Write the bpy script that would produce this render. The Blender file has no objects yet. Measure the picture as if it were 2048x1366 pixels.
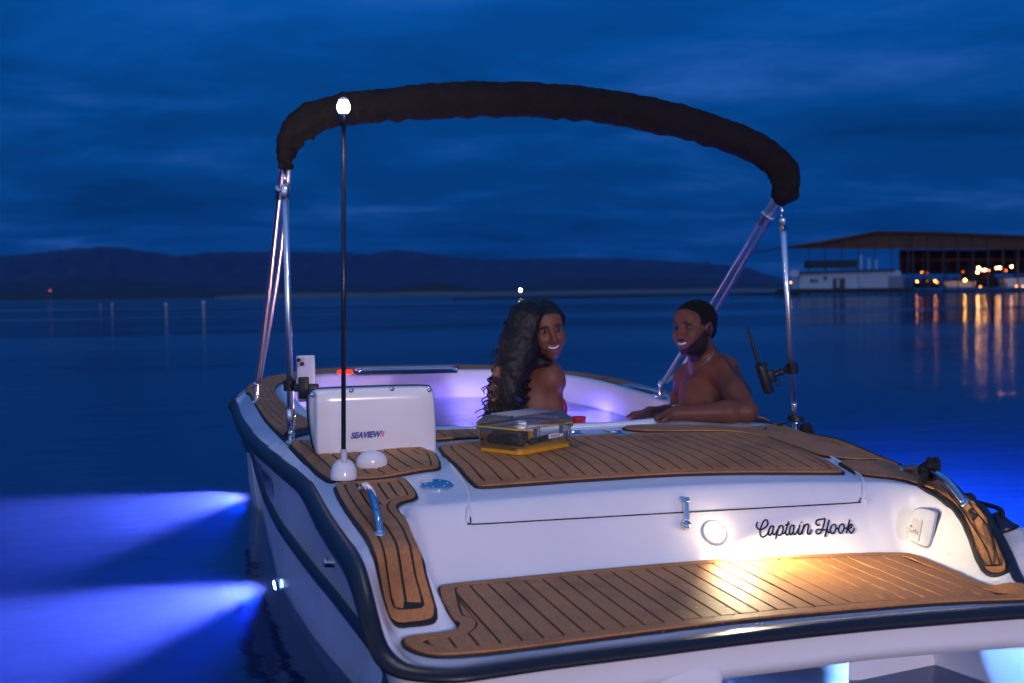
import bpy, bmesh, math, random
import numpy as np
from mathutils import Vector, Matrix
from mathutils.geometry import delaunay_2d_cdt
random.seed(7); rng = np.random.default_rng(7)
SC = bpy.context.scene; COL = SC.collection; PI = math.pi

# ---------------------------------------------------------------- camera
# "boat frame": the boat sits level in it; "world frame": gravity.  The boat trims about one degree.
FPX = 2400.0; CAMH = 1.1
def _axes(yaw, pitch, roll):
    f = np.array([math.sin(yaw)*math.cos(pitch), math.cos(yaw)*math.cos(pitch), -math.sin(pitch)])
    r0 = np.array([math.cos(yaw), -math.sin(yaw), 0.0]); u0 = np.cross(r0, f)
    r = r0*math.cos(roll) + u0*math.sin(roll)
    return f, r, np.cross(r, f)
YAW = math.atan(679/FPX)
BF, BR, BU = _axes(YAW, math.atan(131/FPX*math.cos(YAW)), 0.0)          # camera axes seen from the boat
WF, WR, WU = _axes(YAW, math.atan(99/FPX), math.radians(-0.8))          # camera axes in the world
ROT = np.stack((WF, WR, WU), 1) @ np.stack((BF, BR, BU), 1).T           # boat -> world
CPOS = np.array([0.0, 0.0, CAMH])
BOATM = Matrix.Translation(Vector(CPOS)) @ Matrix(ROT.tolist()).to_4x4() @ Matrix.Translation(-Vector(CPOS))
def bray(u, v): return BF + BR*(u-1024)/FPX + BU*(683-v)/FPX
def wray(u, v): return WF + WR*(u-1024)/FPX + WU*(683-v)/FPX
def PZ(u, v, z): d = bray(u, v); return CPOS + d*((z-CAMH)/d[2])
def PY(u, v, y): d = bray(u, v); return CPOS + d*(y/d[1])
def PX(u, v, x): d = bray(u, v); return CPOS + d*(x/d[0])
def WD(u, v, dist): return CPOS + wray(u, v)*dist                        # world point at a depth
def pxs(y): return FPX/(y*0.963 + 0.37)                                  # rough pixels per metre

cam_d = bpy.data.cameras.new('camera'); cam = bpy.data.objects.new('camera', cam_d); COL.objects.link(cam)
cam_d.sensor_width = 36; cam_d.lens = FPX/2048*36; cam_d.clip_start = 0.05; cam_d.clip_end = 20000
cam.matrix_world = Matrix((tuple(WR)+(0,), tuple(WU)+(0,), tuple(-WF)+(0,), (0, 0, 0, 1))).transposed()
cam.location = CPOS
cam_d.dof.use_dof = True; cam_d.dof.focus_distance = 4.2; cam_d.dof.aperture_fstop = 3.2; cam_d.dof.aperture_blades = 9
SC.camera = cam
SC.render.engine = 'CYCLES'
SC.view_settings.view_transform = 'Standard'; SC.view_settings.look = 'None'
SC.view_settings.exposure = 0.0; SC.view_settings.gamma = 1.0; SC.view_settings.use_curve_mapping = False
try:
    SC.cycles.use_denoising = True; SC.cycles.max_bounces = 8; SC.cycles.transparent_max_bounces = 16
    SC.cycles.volume_bounces = 0; SC.cycles.caustics_reflective = False; SC.cycles.caustics_refractive = False
    SC.cycles.sample_clamp_indirect = 4.0
    SC.cycles.volume_step_rate = 2.0; SC.cycles.volume_max_steps = 128
except Exception: pass

# ---------------------------------------------------------------- node helper
class NT:
    def __init__(s, nt): s.nt = nt; s.n = nt.nodes; s.n.clear()
    def new(s, t, **k):
        nd = s.n.new(t)
        for a, b in k.items():
            if a in ('inp',): 
                for i, v in b.items():
                    nd.inputs[i].default_value = v
            else: setattr(nd, a, b)
        return nd
    def l(s, a, b): s.nt.links.new(a, b)
    def math(s, op, a, b=None, c=None, clamp=False):
        nd = s.n.new('ShaderNodeMath'); nd.operation = op; nd.use_clamp = clamp
        for i, v in enumerate((a, b, c)):
            if v is None: continue
            if isinstance(v, (int, float)): nd.inputs[i].default_value = v
            else: s.l(v, nd.inputs[i])
        return nd.outputs[0]
    def mixc(s, f, a, b, blend='MIX'):
        nd = s.n.new('ShaderNodeMix'); nd.data_type = 'RGBA'; nd.blend_type = blend
        for i, v in ((0, f), (6, a), (7, b)):
            if isinstance(v, (int, float)): nd.inputs[i].default_value = v
            elif isinstance(v, (tuple, list)): nd.inputs[i].default_value = tuple(v[:3]) + (1,)
            else: s.l(v, nd.inputs[i])
        return nd.outputs[2]
    def ramp(s, f, stops, interp='EASE'):
        nd = s.n.new('ShaderNodeValToRGB'); nd.color_ramp.interpolation = interp
        el = nd.color_ramp.elements
        while len(el) < len(stops): el.new(0.5)
        for e, (p, c) in zip(el, stops):
            e.position = p; e.color = tuple(c[:3]) + (1,) if isinstance(c, (tuple, list)) else (c, c, c, 1)
        s.l(f, nd.inputs[0]); return nd.outputs[0]

# ---------------------------------------------------------------- sky (dusk, thin stratus)
world = bpy.data.worlds.new('World'); SC.world = world; world.use_nodes = True
W = NT(world.node_tree)
tc = W.new('ShaderNodeTexCoord'); sep = W.new('ShaderNodeSeparateXYZ'); W.l(tc.outputs['Generated'], sep.inputs[0])
el = W.math('MAXIMUM', sep.outputs[2], 0.0)
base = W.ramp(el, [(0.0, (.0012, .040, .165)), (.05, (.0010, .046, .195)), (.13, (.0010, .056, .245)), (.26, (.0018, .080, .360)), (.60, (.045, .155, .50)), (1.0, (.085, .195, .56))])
# low streaky cloud: direction projected on a cloud deck
inv = W.math('DIVIDE', 1.0, W.math('ADD', el, 0.10))
cx = W.math('MULTIPLY', sep.outputs[0], inv); cy = W.math('MULTIPLY', sep.outputs[1], inv)
comb = W.new('ShaderNodeCombineXYZ'); W.l(cx, comb.inputs[0]); W.l(W.math('MULTIPLY', cy, 1.15), comb.inputs[1])
n1 = W.new('ShaderNodeTexNoise', inp={'Scale': .85, 'Detail': 6.0, 'Roughness': .55, 'Distortion': .5}); W.l(comb.outputs[0], n1.inputs['Vector'])
n2 = W.new('ShaderNodeTexNoise', inp={'Scale': 4.5, 'Detail': 5.0, 'Roughness': .6}); W.l(comb.outputs[0], n2.inputs['Vector'])
cl = W.math('ADD', n1.outputs[0], W.math('MULTIPLY', W.math('SUBTRACT', n2.outputs[0], .5), .16))
shade = W.ramp(cl, [(.28, .60), (.44, .84), (.57, 1.08), (.74, 1.42)])
sky = W.mixc(1.0, base, shade, 'MULTIPLY')
thin = W.ramp(cl, [(.52, 0.0), (.80, 1.0)])
sky = W.mixc(W.math('MULTIPLY', thin, .34), sky, (.060, .150, .50))
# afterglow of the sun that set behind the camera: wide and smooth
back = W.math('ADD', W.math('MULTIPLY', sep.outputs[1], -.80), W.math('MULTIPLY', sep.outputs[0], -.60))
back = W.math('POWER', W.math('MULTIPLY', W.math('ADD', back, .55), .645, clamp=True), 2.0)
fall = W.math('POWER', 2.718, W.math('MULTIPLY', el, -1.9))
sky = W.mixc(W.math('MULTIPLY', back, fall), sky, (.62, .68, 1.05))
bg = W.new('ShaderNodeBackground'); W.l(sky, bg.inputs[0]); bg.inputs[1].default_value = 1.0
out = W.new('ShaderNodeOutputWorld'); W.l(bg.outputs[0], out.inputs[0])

# the photographer's lamp, whose glints show in the eyes and on every chrome edge
fl = bpy.data.lights.new('flash', 'POINT'); fl.energy = 1450; fl.color = (1.0, .80, .96); fl.shadow_soft_size = .16
flo = bpy.data.objects.new('flash', fl); COL.objects.link(flo); flo.location = (1.6, -6.5, 2.0)

# ---------------------------------------------------------------- materials
def mat(name, col, rough=.5, metal=0.0, noise=None, bump=None, coat=0.0, spec=.5, emit=None, es=0.0, trans=0.0, ior=1.45, alpha=None):
    m = bpy.data.materials.new(name); m.use_nodes = True; t = NT(m.node_tree)
    p = t.new('ShaderNodeBsdfPrincipled'); o = t.new('ShaderNodeOutputMaterial'); t.l(p.outputs[0], o.inputs[0])
    p.inputs['Base Color'].default_value = tuple(col) + (1,); p.inputs['Roughness'].default_value = rough
    p.inputs['Metallic'].default_value = metal; p.inputs['Coat Weight'].default_value = coat; p.inputs['Coat Roughness'].default_value = .05
    p.inputs['Specular IOR Level'].default_value = spec; p.inputs['IOR'].default_value = ior
    p.inputs['Transmission Weight'].default_value = trans
    if emit: p.inputs['Emission Color'].default_value = tuple(emit) + (1,); p.inputs['Emission Strength'].default_value = es
    c = t.new('ShaderNodeTexCoord')
    if noise:
        sc, amt, strength = noise[0], noise[1], noise[2] if len(noise) > 2 else (1, 1, 1)
        mp = t.new('ShaderNodeMapping'); mp.inputs['Scale'].default_value = strength; t.l(c.outputs['Object'], mp.inputs[0])
        nz = t.new('ShaderNodeTexNoise', inp={'Scale': sc, 'Detail': 6.0, 'Roughness': .6}); t.l(mp.outputs[0], nz.inputs['Vector'])
        f = t.ramp(nz.outputs[0], [(.3, 1-amt), (.7, 1+amt)], 'LINEAR')
        cc = t.mixc(1.0, tuple(col), f, 'MULTIPLY'); t.l(cc, p.inputs['Base Color'])
        rr = t.math('ADD', t.math('MULTIPLY', nz.outputs[0], .2), rough-.1, clamp=True); t.l(rr, p.inputs['Roughness'])
    if bump:
        sc, st, dist = bump[:3]; strength = bump[3] if len(bump) > 3 else (1, 1, 1)
        mp = t.new('ShaderNodeMapping'); mp.inputs['Scale'].default_value = strength; t.l(c.outputs['Object'], mp.inputs[0])
        nz = t.new('ShaderNodeTexNoise', inp={'Scale': sc, 'Detail': 4.0}); t.l(mp.outputs[0], nz.inputs['Vector'])
        b = t.new('ShaderNodeBump', inp={'Strength': st, 'Distance': dist}); t.l(nz.outputs[0], b.inputs['Height']); t.l(b.outputs[0], p.inputs['Normal'])
    return m
def vcol_mat(name, rough, bump=None, spec=.5, sss=0.0):
    m = mat(name, (.5, .5, .5), rough, bump=bump, spec=spec); t = m.node_tree
    p = [n for n in t.nodes if n.type == 'BSDF_PRINCIPLED'][0]
    a = t.nodes.new('ShaderNodeAttribute'); a.attribute_name = 'col'; t.links.new(a.outputs['Color'], p.inputs['Base Color'])
    if sss: p.inputs['Subsurface Weight'].default_value = sss; p.inputs['Subsurface Radius'].default_value = (.01, .004, .002)
    return m
M = {}
M['gel'] = mat('white_gelcoat', (.80, .785, .78), .18, coat=.4, noise=(2.4, .06, (1, 1, .35)), bump=(60, .02, .002))
M['shell'] = mat('pool_gelcoat', (.78, .78, .80), .34, noise=(3.0, .03))
M['hullwhite'] = mat('hull_gelcoat', (.78, .79, .80), .2, coat=.3, noise=(2.0, .06), bump=(30, .03, .003))
M['teak'] = mat('foam_teak', (.455, .195, .066), .62, noise=(9.0, .22, (26, 2.5, 9)), bump=(140, .25, .0015, (1, .3, 1)), spec=.35)
_t = M['teak'].node_tree; _p = [q for q in _t.nodes if q.type == 'BSDF_PRINCIPLED'][0]; _src = _p.inputs['Base Color'].links[0].from_socket
_N = NT.__new__(NT); _N.nt = _t; _N.n = _t.nodes
_c = _N.new('ShaderNodeTexCoord'); _nz = _N.new('ShaderNodeTexNoise', inp={'Scale': 3.2, 'Detail': 7.0, 'Roughness': .68}); _N.l(_c.outputs['Object'], _nz.inputs['Vector'])
_N.l(_N.mixc(1.0, _src, _N.ramp(_nz.outputs[0], [(.36, .72), (.50, 1.0), (.70, 1.10)], 'LINEAR'), 'MULTIPLY'), _p.inputs['Base Color'])
M['groove'] = mat('black_groove_foam', (.012, .011, .012), .6)
M['rail'] = mat('black_rub_rail', (.012, .013, .018), .38, bump=(40, .15, .002))
M['chrome'] = mat('polished_steel', (.75, .76, .78), .07, metal=1.0, bump=(25, .03, .001))
M['steel'] = mat('brushed_steel_tube', (.80, .80, .82), .30, metal=1.0)
M['black'] = mat('black_plastic', (.012, .012, .013), .42, bump=(90, .1, .001))
M['rope'] = mat('black_rope', (.010, .010, .011), .85, bump=(300, .9, .003))
M['canvas'] = mat('black_canvas', (.0105, .0085, .010), .92, noise=(14, .3), bump=(18, .6, .02), spec=.2)
M['yellow'] = mat('yellow_rubber', (.72, .34, .012), .5, noise=(20, .08))
M['navytext'] = mat('navy_print', (.02, .05, .30), .4)
M['redtext'] = mat('red_print', (.70, .12, .10), .4)
M['blacktext'] = mat('black_lettering', (.008, .009, .012), .4)
M['dulltext'] = mat('blue_lettering', (.008, .02, .09), .4)
M['inlet'] = mat('grey_white_plastic', (.55, .57, .60), .35, noise=(30, .05))
M['fender'] = mat('dirty_white_vinyl', (.55, .55, .55), .45, noise=(14, .35))
M['red'] = mat('red_plastic', (.45, .02, .02), .3)
def emat(name, col, s):
    m = bpy.data.materials.new(name); m.use_nodes = True; t = NT(m.node_tree)
    e = t.new('ShaderNodeEmission'); e.inputs[0].default_value = tuple(col) + (1,); e.inputs[1].default_value = s
    o = t.new('ShaderNodeOutputMaterial'); t.l(e.outputs[0], o.inputs[0]); return m
def clear_mat(name, tint, rough=.05, refl=1.0, milk=0.0):
    m = bpy.data.materials.new(name); m.use_nodes = True; t = NT(m.node_tree)
    tr = t.new('ShaderNodeBsdfTransparent'); tr.inputs[0].default_value = tuple(tint) + (1,)
    g = t.new('ShaderNodeBsdfGlossy'); g.inputs['Roughness'].default_value = rough
    f = t.new('ShaderNodeFresnel'); f.inputs[0].default_value = 1.5
    mx = t.new('ShaderNodeMixShader'); t.l(t.math('MULTIPLY', f.outputs[0], refl, clamp=True), mx.inputs[0]); t.l(tr.outputs[0], mx.inputs[1]); t.l(g.outputs[0], mx.inputs[2])
    o = t.new('ShaderNodeOutputMaterial'); sh = mx.outputs[0]
    if milk:
        d = t.new('ShaderNodeBsdfDiffuse'); d.inputs[0].default_value = (.8, .82, .86, 1); m2 = t.new('ShaderNodeMixShader'); m2.inputs[0].default_value = milk; t.l(sh, m2.inputs[1]); t.l(d.outputs[0], m2.inputs[2]); sh = m2.outputs[0]
    t.l(sh, o.inputs[0]); return m
M['clear'] = clear_mat('clear_plastic', (.94, .95, .97), .10, 1.35, .03)

# ---------------------------------------------------------------- object helpers
BOAT_ROOTS = []; BASE = {}
def tag(o, label=None, cat=None, group=None, kind=None):
    if label: o['label'] = label
    if cat: o['category'] = cat
    if group: o['group'] = group
    if kind: o['kind'] = kind
    return o
def thing(name, loc, label, cat, group=None, boat=True):
    o = bpy.data.objects.new(name, None); o.empty_display_size = .1; COL.objects.link(o)
    o.location = Vector(loc); BASE[o] = np.array(loc, float); tag(o, label, cat, group)
    if boat: BOAT_ROOTS.append(o)
    return o
def mk(name, V, F, m, parent=None, smooth=True, label=None, cols=None, angle=None, loc=None, boat=False):
    base = BASE[parent] if parent is not None else (np.array(loc, float) if loc is not None else np.zeros(3))
    V = np.asarray(V, float) - base
    me = bpy.data.meshes.new(name); me.from_pydata(V.tolist(), [], [list(map(int, f)) for f in F]); me.update()
    bm = bmesh.new(); bm.from_mesh(me); bmesh.ops.recalc_face_normals(bm, faces=bm.faces); bm.to_mesh(me); bm.free()
    for mm in (m if isinstance(m, (list, tuple)) else [m]): me.materials.append(mm)
    if smooth:
        me.polygons.foreach_set('use_smooth', [True]*len(me.polygons))
        if angle: me.set_sharp_from_angle(angle=math.radians(angle))
    if cols is not None:
        a = me.color_attributes.new('col', 'FLOAT_COLOR', 'POINT')
        a.data.foreach_set('color', np.concatenate([np.asarray(cols), np.ones((len(V), 1))], 1).astype(np.float32).ravel())
    o = bpy.data.objects.new(name, me); COL.objects.link(o)
    BASE[o] = base
    if parent is not None: o.parent = parent
    else: o.location = Vector(base)
    if label: o['label'] = label
    if boat: BOAT_ROOTS.append(o)
    return o
class MB:
    def __init__(s): s.V = []; s.F = []; s.n = 0
    def add(s, V, F):
        V = np.asarray(V, float); s.V.append(V); s.F += [[i+s.n for i in f] for f in F]; s.n += len(V); return s
    def box(s, c, size, R=None, bev=0.0):
        c = np.asarray(c, float); h = np.asarray(size, float)/2
        if bev <= 0:
            V = np.array([[x, y, z] for x in (-1, 1) for y in (-1, 1) for z in (-1, 1)], float)*h
            F = [[0, 1, 3, 2], [4, 6, 7, 5], [0, 4, 5, 1], [2, 3, 7, 6], [0, 2, 6, 4], [1, 5, 7, 3]]
        else:
            bm = bmesh.new(); bmesh.ops.create_cube(bm, size=1.0)
            for v in bm.verts: v.co = Vector(np.array(v.co)*2*h)
            bmesh.ops.bevel(bm, geom=bm.edges[:], offset=min(bev, h.min()*.95), segments=3, profile=.5, affect='EDGES')
            bm.verts.index_update(); V = np.array([v.co for v in bm.verts]); F = [[v.index for v in f.verts] for f in bm.faces]; bm.free()
        if R is not None: V = V @ np.asarray(R).T
        return s.add(V + c, F)
    def tube(s, P, r, n=10, cap=True, closed=False):
        P = np.asarray(P, float); k = len(P); r = np.broadcast_to(np.asarray(r, float), (k,))
        T = np.gradient(P, axis=0) if not closed else (np.roll(P, -1, 0)-np.roll(P, 1, 0))
        T /= np.linalg.norm(T, axis=1)[:, None]+1e-12
        a = np.array([0, 0, 1.0]) if abs(T[0][2]) < .9 else np.array([1.0, 0, 0])
        N = np.cross(T[0], a); N /= np.linalg.norm(N); V = []
        for i in range(k):
            N = N - T[i]*(N @ T[i]); N /= np.linalg.norm(N)+1e-12; B = np.cross(T[i], N)
            for j in range(n):
                t = 2*PI*j/n; V.append(P[i] + r[i]*(math.cos(t)*N + math.sin(t)*B))
        F = []
        for i in range(k if closed else k-1):
            i2 = (i+1) % k
            for j in range(n): F.append([i*n+j, i*n+(j+1) % n, i2*n+(j+1) % n, i2*n+j])
        if cap and not closed: F += [list(range(n))[::-1], [(k-1)*n+j for j in range(n)]]
        return s.add(V, F)
    def lathe(s, prof, c, axis=(0, 0, 1), n=24, x=None):
        ax = np.asarray(axis, float); ax /= np.linalg.norm(ax)
        a = np.array([1.0, 0, 0]) if abs(ax[0]) < .9 else np.array([0, 1.0, 0])
        N = np.cross(ax, a); N /= np.linalg.norm(N); B = np.cross(ax, N); c = np.asarray(c, float); V = []
        for r, h in prof:
            for j in range(n):
                t = 2*PI*j/n; V.append(c + ax*h + max(r, 1e-5)*(math.cos(t)*N + math.sin(t)*B))
        F = [[i*n+j, i*n+(j+1) % n, (i+1)*n+(j+1) % n, (i+1)*n+j] for i in range(len(prof)-1) for j in range(n)]
        F += [list(range(n))[::-1], [(len(prof)-1)*n+j for j in range(n)]]
        return s.add(V, F)
    def ball(s, c, r, n=12, R=None):
        r = np.broadcast_to(np.asarray(r, float), (3,)); V = []
        for i in range(n+1):
            th = PI*i/n
            for j in range(2*n):
                ph = PI*j/n; V.append([math.sin(th)*math.cos(ph), math.sin(th)*math.sin(ph), math.cos(th)])
        V = np.array(V)*r
        if R is not None: V = V @ np.asarray(R).T
        m = 2*n; F = [[i*m+j, i*m+(j+1) % m, (i+1)*m+(j+1) % m, (i+1)*m+j] for i in range(n) for j in range(m)]
        return s.add(V + np.asarray(c, float), F)
    def out(s, name, m, parent=None, **k):
        return mk(name, np.concatenate(s.V), s.F, m, parent, **k)
def spline(P, n=8, closed=False):
    P = np.asarray(P, float); k = len(P); out = []
    for i in range(k if closed else k-1):
        if closed: a, b, c, d = P[(i-1) % k], P[i], P[(i+1) % k], P[(i+2) % k]
        else: a, b, c, d = P[max(i-1, 0)], P[i], P[i+1], P[min(i+2, k-1)]
        for j in range(n):
            t = j/n; out.append(.5*((2*b)+(-a+c)*t+(2*a-5*b+4*c-d)*t*t+(-a+3*b-3*c+d)*t**3))
    if not closed: out.append(P[-1])
    return np.array(out)
def resample(P, step, closed=True):
    P = np.asarray(P, float); Q = np.concatenate([P, P[:1]]) if closed else P
    d = np.r_[0, np.cumsum(np.linalg.norm(np.diff(Q, axis=0), axis=1))]
    n = max(int(round(d[-1]/step)), 3); s = np.linspace(0, d[-1], n+1)
    R = np.stack([np.interp(s, d, Q[:, i]) for i in range(Q.shape[1])], 1)
    return R[:-1] if closed else R
def chaikin(P, it=2, q=.25):
    P = np.asarray(P, float)
    for _ in range(it):
        N = np.roll(P, -1, 0); P = np.stack([P*(1-q)+N*q, P*q+N*(1-q)], 1).reshape(-1, P.shape[1])
    return P
def frame(z, x=None):
    z = np.asarray(z, float); z = z/np.linalg.norm(z)
    x = np.asarray(x if x is not None else ((1, 0, 0) if abs(z[0]) < .9 else (0, 1, 0)), float)
    x = x - z*(x @ z); x /= np.linalg.norm(x); return np.stack([x, np.cross(z, x), z], 1)
def sm(a, b, t): t = np.clip((t-a)/(b-a), 0, 1); return t*t*(3-2*t)
# ================================================================ boat geometry fields (boat frame)
CX = 1.40                                                                # centreline
def seg_dist(P, L, closed=True):
    """distance of points P to polyline L, with the nearest parameter"""
    A = np.asarray(L, float)[:, :2]; Bq = np.roll(A, -1, 0) if closed else A[1:]
    if not closed: A = A[:-1]
    D = Bq-A; dd = (D*D).sum(1)+1e-12
    best = np.full(len(P), 1e9); bi = np.zeros(len(P), int); bt = np.zeros(len(P))
    for s in range(0, len(P), 20000):
        p = P[s:s+20000, None, :]-A[None]
        t = np.clip((p*D[None]).sum(2)/dd, 0, 1); q = p-t[..., None]*D[None]; d = (q*q).sum(2)
        k = d.argmin(1); r = np.arange(len(k)); best[s:s+20000] = np.sqrt(d[r, k]); bi[s:s+20000] = k; bt[s:s+20000] = t[r, k]
    return best, bi, bt
def inside(P, L):
    L = np.asarray(L, float)[:, :2]; x, y = P[:, 0], P[:, 1]; c = np.zeros(len(P), bool); j = len(L)-1
    for i in range(len(L)):
        xi, yi = L[i]; xj, yj = L[j]
        if yi != yj:
            c ^= ((yi > y) != (yj > y)) & (x < (xj-xi)*(y-yi)/(yj-yi)+xi)
        j = i
    return c
def fill(outer, holes=(), step=.05):
    loops = [np.asarray(l, float)[:, :2] for l in [outer]+list(holes)]
    o = loops[0]; gx, gy = np.meshgrid(np.arange(o[:, 0].min(), o[:, 0].max(), step), np.arange(o[:, 1].min(), o[:, 1].max(), step))
    G = np.stack([gx.ravel(), gy.ravel()], 1); G = G[inside(G, o)]
    for i, l in enumerate(loops):
        if len(G) == 0: break
        if i: G = G[~inside(G, l)]
        G = G[seg_dist(G, l)[0] > step*.45]
    V = []; Ed = []
    for l in loops:
        n0 = len(V); V += [tuple(p) for p in l]; Ed += [(n0+i, n0+(i+1) % len(l)) for i in range(len(l))]
    V += [tuple(p) for p in G]
    vs, es, fs = delaunay_2d_cdt([Vector(v) for v in V], Ed, [], 0, 1e-7)[:3]
    vs = np.array([tuple(v) for v in vs]); fs = np.array(fs)
    cen = vs[fs].mean(1); ok = inside(cen, loops[0])
    for l in loops[1:]: ok &= ~inside(cen, l)
    return vs, fs[ok]

# sheer line (top edge of the rub rail): left half from the stern centre forward, read off the photograph
_gl = [(1500, 1263, .262), (1300, 1289, .262), (1100, 1314, .262), (960, 1334, .262), (907, 1340, .262), (843, 1338, .264), (804, 1329, .268), (779, 1310, .278), (763, 1285, .297),
       (747, 1233, .345), (734, 1182, .384), (721, 1137, .412), (705, 1104, .424), (683, 1074, .424), (651, 1026, .424), (614, 962, .432), (579, 932, .437), (550, 909, .441), (521, 884, .447), (497, 857, .453), (481, 831, .460), (473, 808, .466)]
GLp = np.array([PZ(*q) for q in _gl])
bow = []
for t in np.linspace(.10, 1, 16):
    a = t*PI/2; bow.append((CX-(CX-.285)*max(math.cos(a), 0)**(2/2.5), 5.90+1.57*math.sin(a)**(2/2.5), .470+.055*math.sin(a)))
LEFT = np.concatenate([GLp[2:], np.array(bow)])
MIR = LEFT[::-1][1:].copy(); MIR[:, 0] = 2*CX-MIR[:, 0]; MIR[:, 1] += .05*sm(6, 4, MIR[:, 1]); MIR[:, 0] += .055*sm(3.1, 3.5, MIR[:, 1])*(1-sm(4.6, 5.4, MIR[:, 1]))
ST = np.array([PZ(2030, 1215, .262), PZ(1750, 1236, .262), PZ(1500, 1263, .262), PZ(1300, 1289, .262)])
RST = np.array([tuple(PZ(*q)) for q in [(1948, 1003, .437), (1962, 1014, .430), (1977, 1032, .412), (1989, 1056, .380), (2007, 1094, .338), (2024, 1136, .300), (2040, 1164, .282)]]+[(2.205, 2.685, .276), (2.215, 2.64, .270), (2.205, 2.585, .265), (2.16, 2.54, .262)])
MIR = np.concatenate([MIR[MIR[:, 1] > 3.35], RST])                                                            # past the corner the stern edge is measured
G = resample(spline(np.concatenate([LEFT, MIR, ST]), 6, True), .02)

REC = chaikin(np.array([PZ(u, v, .25)[:2] for u, v in [(800, 1291), (806, 1280), (820, 1277), (900, 1268), (913, 1260), (914, 1249), (886, 1214), (873, 1178), (878, 1174),
      (1000, 1162), (1250, 1138), (1460, 1121), (1650, 1112), (1800, 1108), (1832, 1112), (1900, 1140), (1963, 1170), (2000, 1173), (2040, 1170), (2070, 1176), (2084, 1190), (2080, 1205)]]
      + [(2.19, 2.2), (.3, 2.2)]), 1)
TCX = 1.405; T_A, T_B, T_Y, T_N = .88, 1.235, 5.77, 3.2
def tub(off=0.0, n=150):
    th = np.linspace(0, 2*PI, n, endpoint=False); c, s = np.cos(th), np.sin(th)
    r = (np.abs(c/(T_A+off))**T_N+np.abs(s/(T_B+off))**T_N)**(-1/T_N)
    return np.stack([TCX+r*c, T_Y+r*s], 1)
_wy = np.array([2.3, 2.50, 2.60, 2.66, 2.73, 2.81, 2.88, 2.95, 3.05, 3.15, 3.4, 3.7, 4.0, 4.6, 7.6])
_wz = np.array([.255, .268, .283, .303, .335, .375, .408, .430, .441, .446, .452, .468, .484, .500, .545])
_dy = np.array([2.3, 3.38, 3.43, 3.48, 3.56, 3.70, 3.76, 3.84, 4.0, 4.6, 7.6])
_dz = np.array([.42, .446, .452, .457, .467, .4835, .489, .4915, .495, .506, .550])
def zfun(x, y):
    x = np.atleast_1d(np.asarray(x, float)); y = np.atleast_1d(np.asarray(y, float)); P = np.stack([x, y], 1)
    yy = y-.12*sm(.8, 2.0, x)
    w = np.maximum(1-sm(.60, .78, x), sm(2.05, 2.22, x))
    z = w*np.interp(yy, _wy, _wz)+(1-w)*np.interp(y, _dy, _dz)
    sx = .085; sy = .165
    near = y < 3.8
    if near.any():
        sc = np.array([1/sx, 1/sy]); d = np.full(len(x), 9.0)
        q = P[near]*sc; dd = seg_dist(q, REC*sc)[0]; dd[inside(P[near], REC)] = 0; d[near] = dd
        t = np.clip(d, 0, 1); S = .45*t+.55*t*t*(3-2*t)
        z = .25+(z-.25)*S
    de, bi, bt = seg_dist(P, G)
    zg = G[bi, 2]*(1-bt)+G[(bi+1) % len(G), 2]*bt
    e = sm(.0, .075, de)
    return zg*(1-e)+z*e
def D(u, v, h=0.0):
    """point of the moulded deck seen at a pixel"""
    d = bray(u, v); t = np.linspace(2.2, 9, 1100); p = CPOS+d[None]*t[:, None]; f = p[:, 2]-h-zfun(p[:, 0], p[:, 1])
    k = np.argmax(f < 0); k = max(k, 1); a = f[k-1]/(f[k-1]-f[k]+1e-12); return p[k-1]*(1-a)+p[k]*a
def nrm(x, y, e=.012):
    zx = (zfun(x+e, y)-zfun(x-e, y))[0]/(2*e); zy = (zfun(x, y+e)-zfun(x, y-e))[0]/(2*e)
    n = np.array([-zx, -zy, 1]); return n/np.linalg.norm(n)
def inset(L, d, res=.008):
    """inner parallel curve by marching squares on the distance field"""
    L = np.asarray(L, float)[:, :2]; lo = L.min(0)-.02; hi = L.max(0)+.02
    gx = np.arange(lo[0], hi[0], res); gy = np.arange(lo[1], hi[1], res); X, Y = np.meshgrid(gx, gy, indexing='ij')
    P = np.stack([X.ravel(), Y.ravel()], 1); f = seg_dist(P, L)[0]; f[~inside(P, L)] *= -1; f = (f-d).reshape(X.shape)
    seg = {}
    def cut(a, b):
        fa, fb = f[a], f[b]; t = fa/(fa-fb); return (gx[a[0]]*(1-t)+gx[b[0]]*t, gy[a[1]]*(1-t)+gy[b[1]]*t)
    s = f > 0
    act = np.argwhere((s[:-1, :-1]+0+s[1:, :-1]+s[:-1, 1:]+s[1:, 1:]) % 4 > 0)
    for i, j in act:
        c = [(i, j), (i+1, j), (i+1, j+1), (i, j+1)]; ent = []
        for k in range(4):
            a, b = c[k], c[(k+1) % 4]
            if s[a] != s[b]: ent.append((tuple(sorted((a, b))), s[a]))
        ins = [e for e in ent if e[1]]; outs = [e for e in ent if not e[1]]
        for a, b in zip(ins, outs): seg[a[0]] = b[0]
    best = []
    while seg:
        k0, n0 = next(iter(seg.items())); loop = [k0]; k = k0
        while k in seg:
            k2 = seg.pop(k); loop.append(k2); k = k2
        if len(loop) > len(best): best = loop
    R = np.array([cut(*k) for k in best[:-1]])
    return resample(R, .012) if len(R) > 8 else None

# ================================================================ the boat
boat = thing('hot_tub_boat', (CX, 4.6, 0), 'white hot tub boat with brown foam decking, black rails and a lit pool', 'boat')
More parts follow.
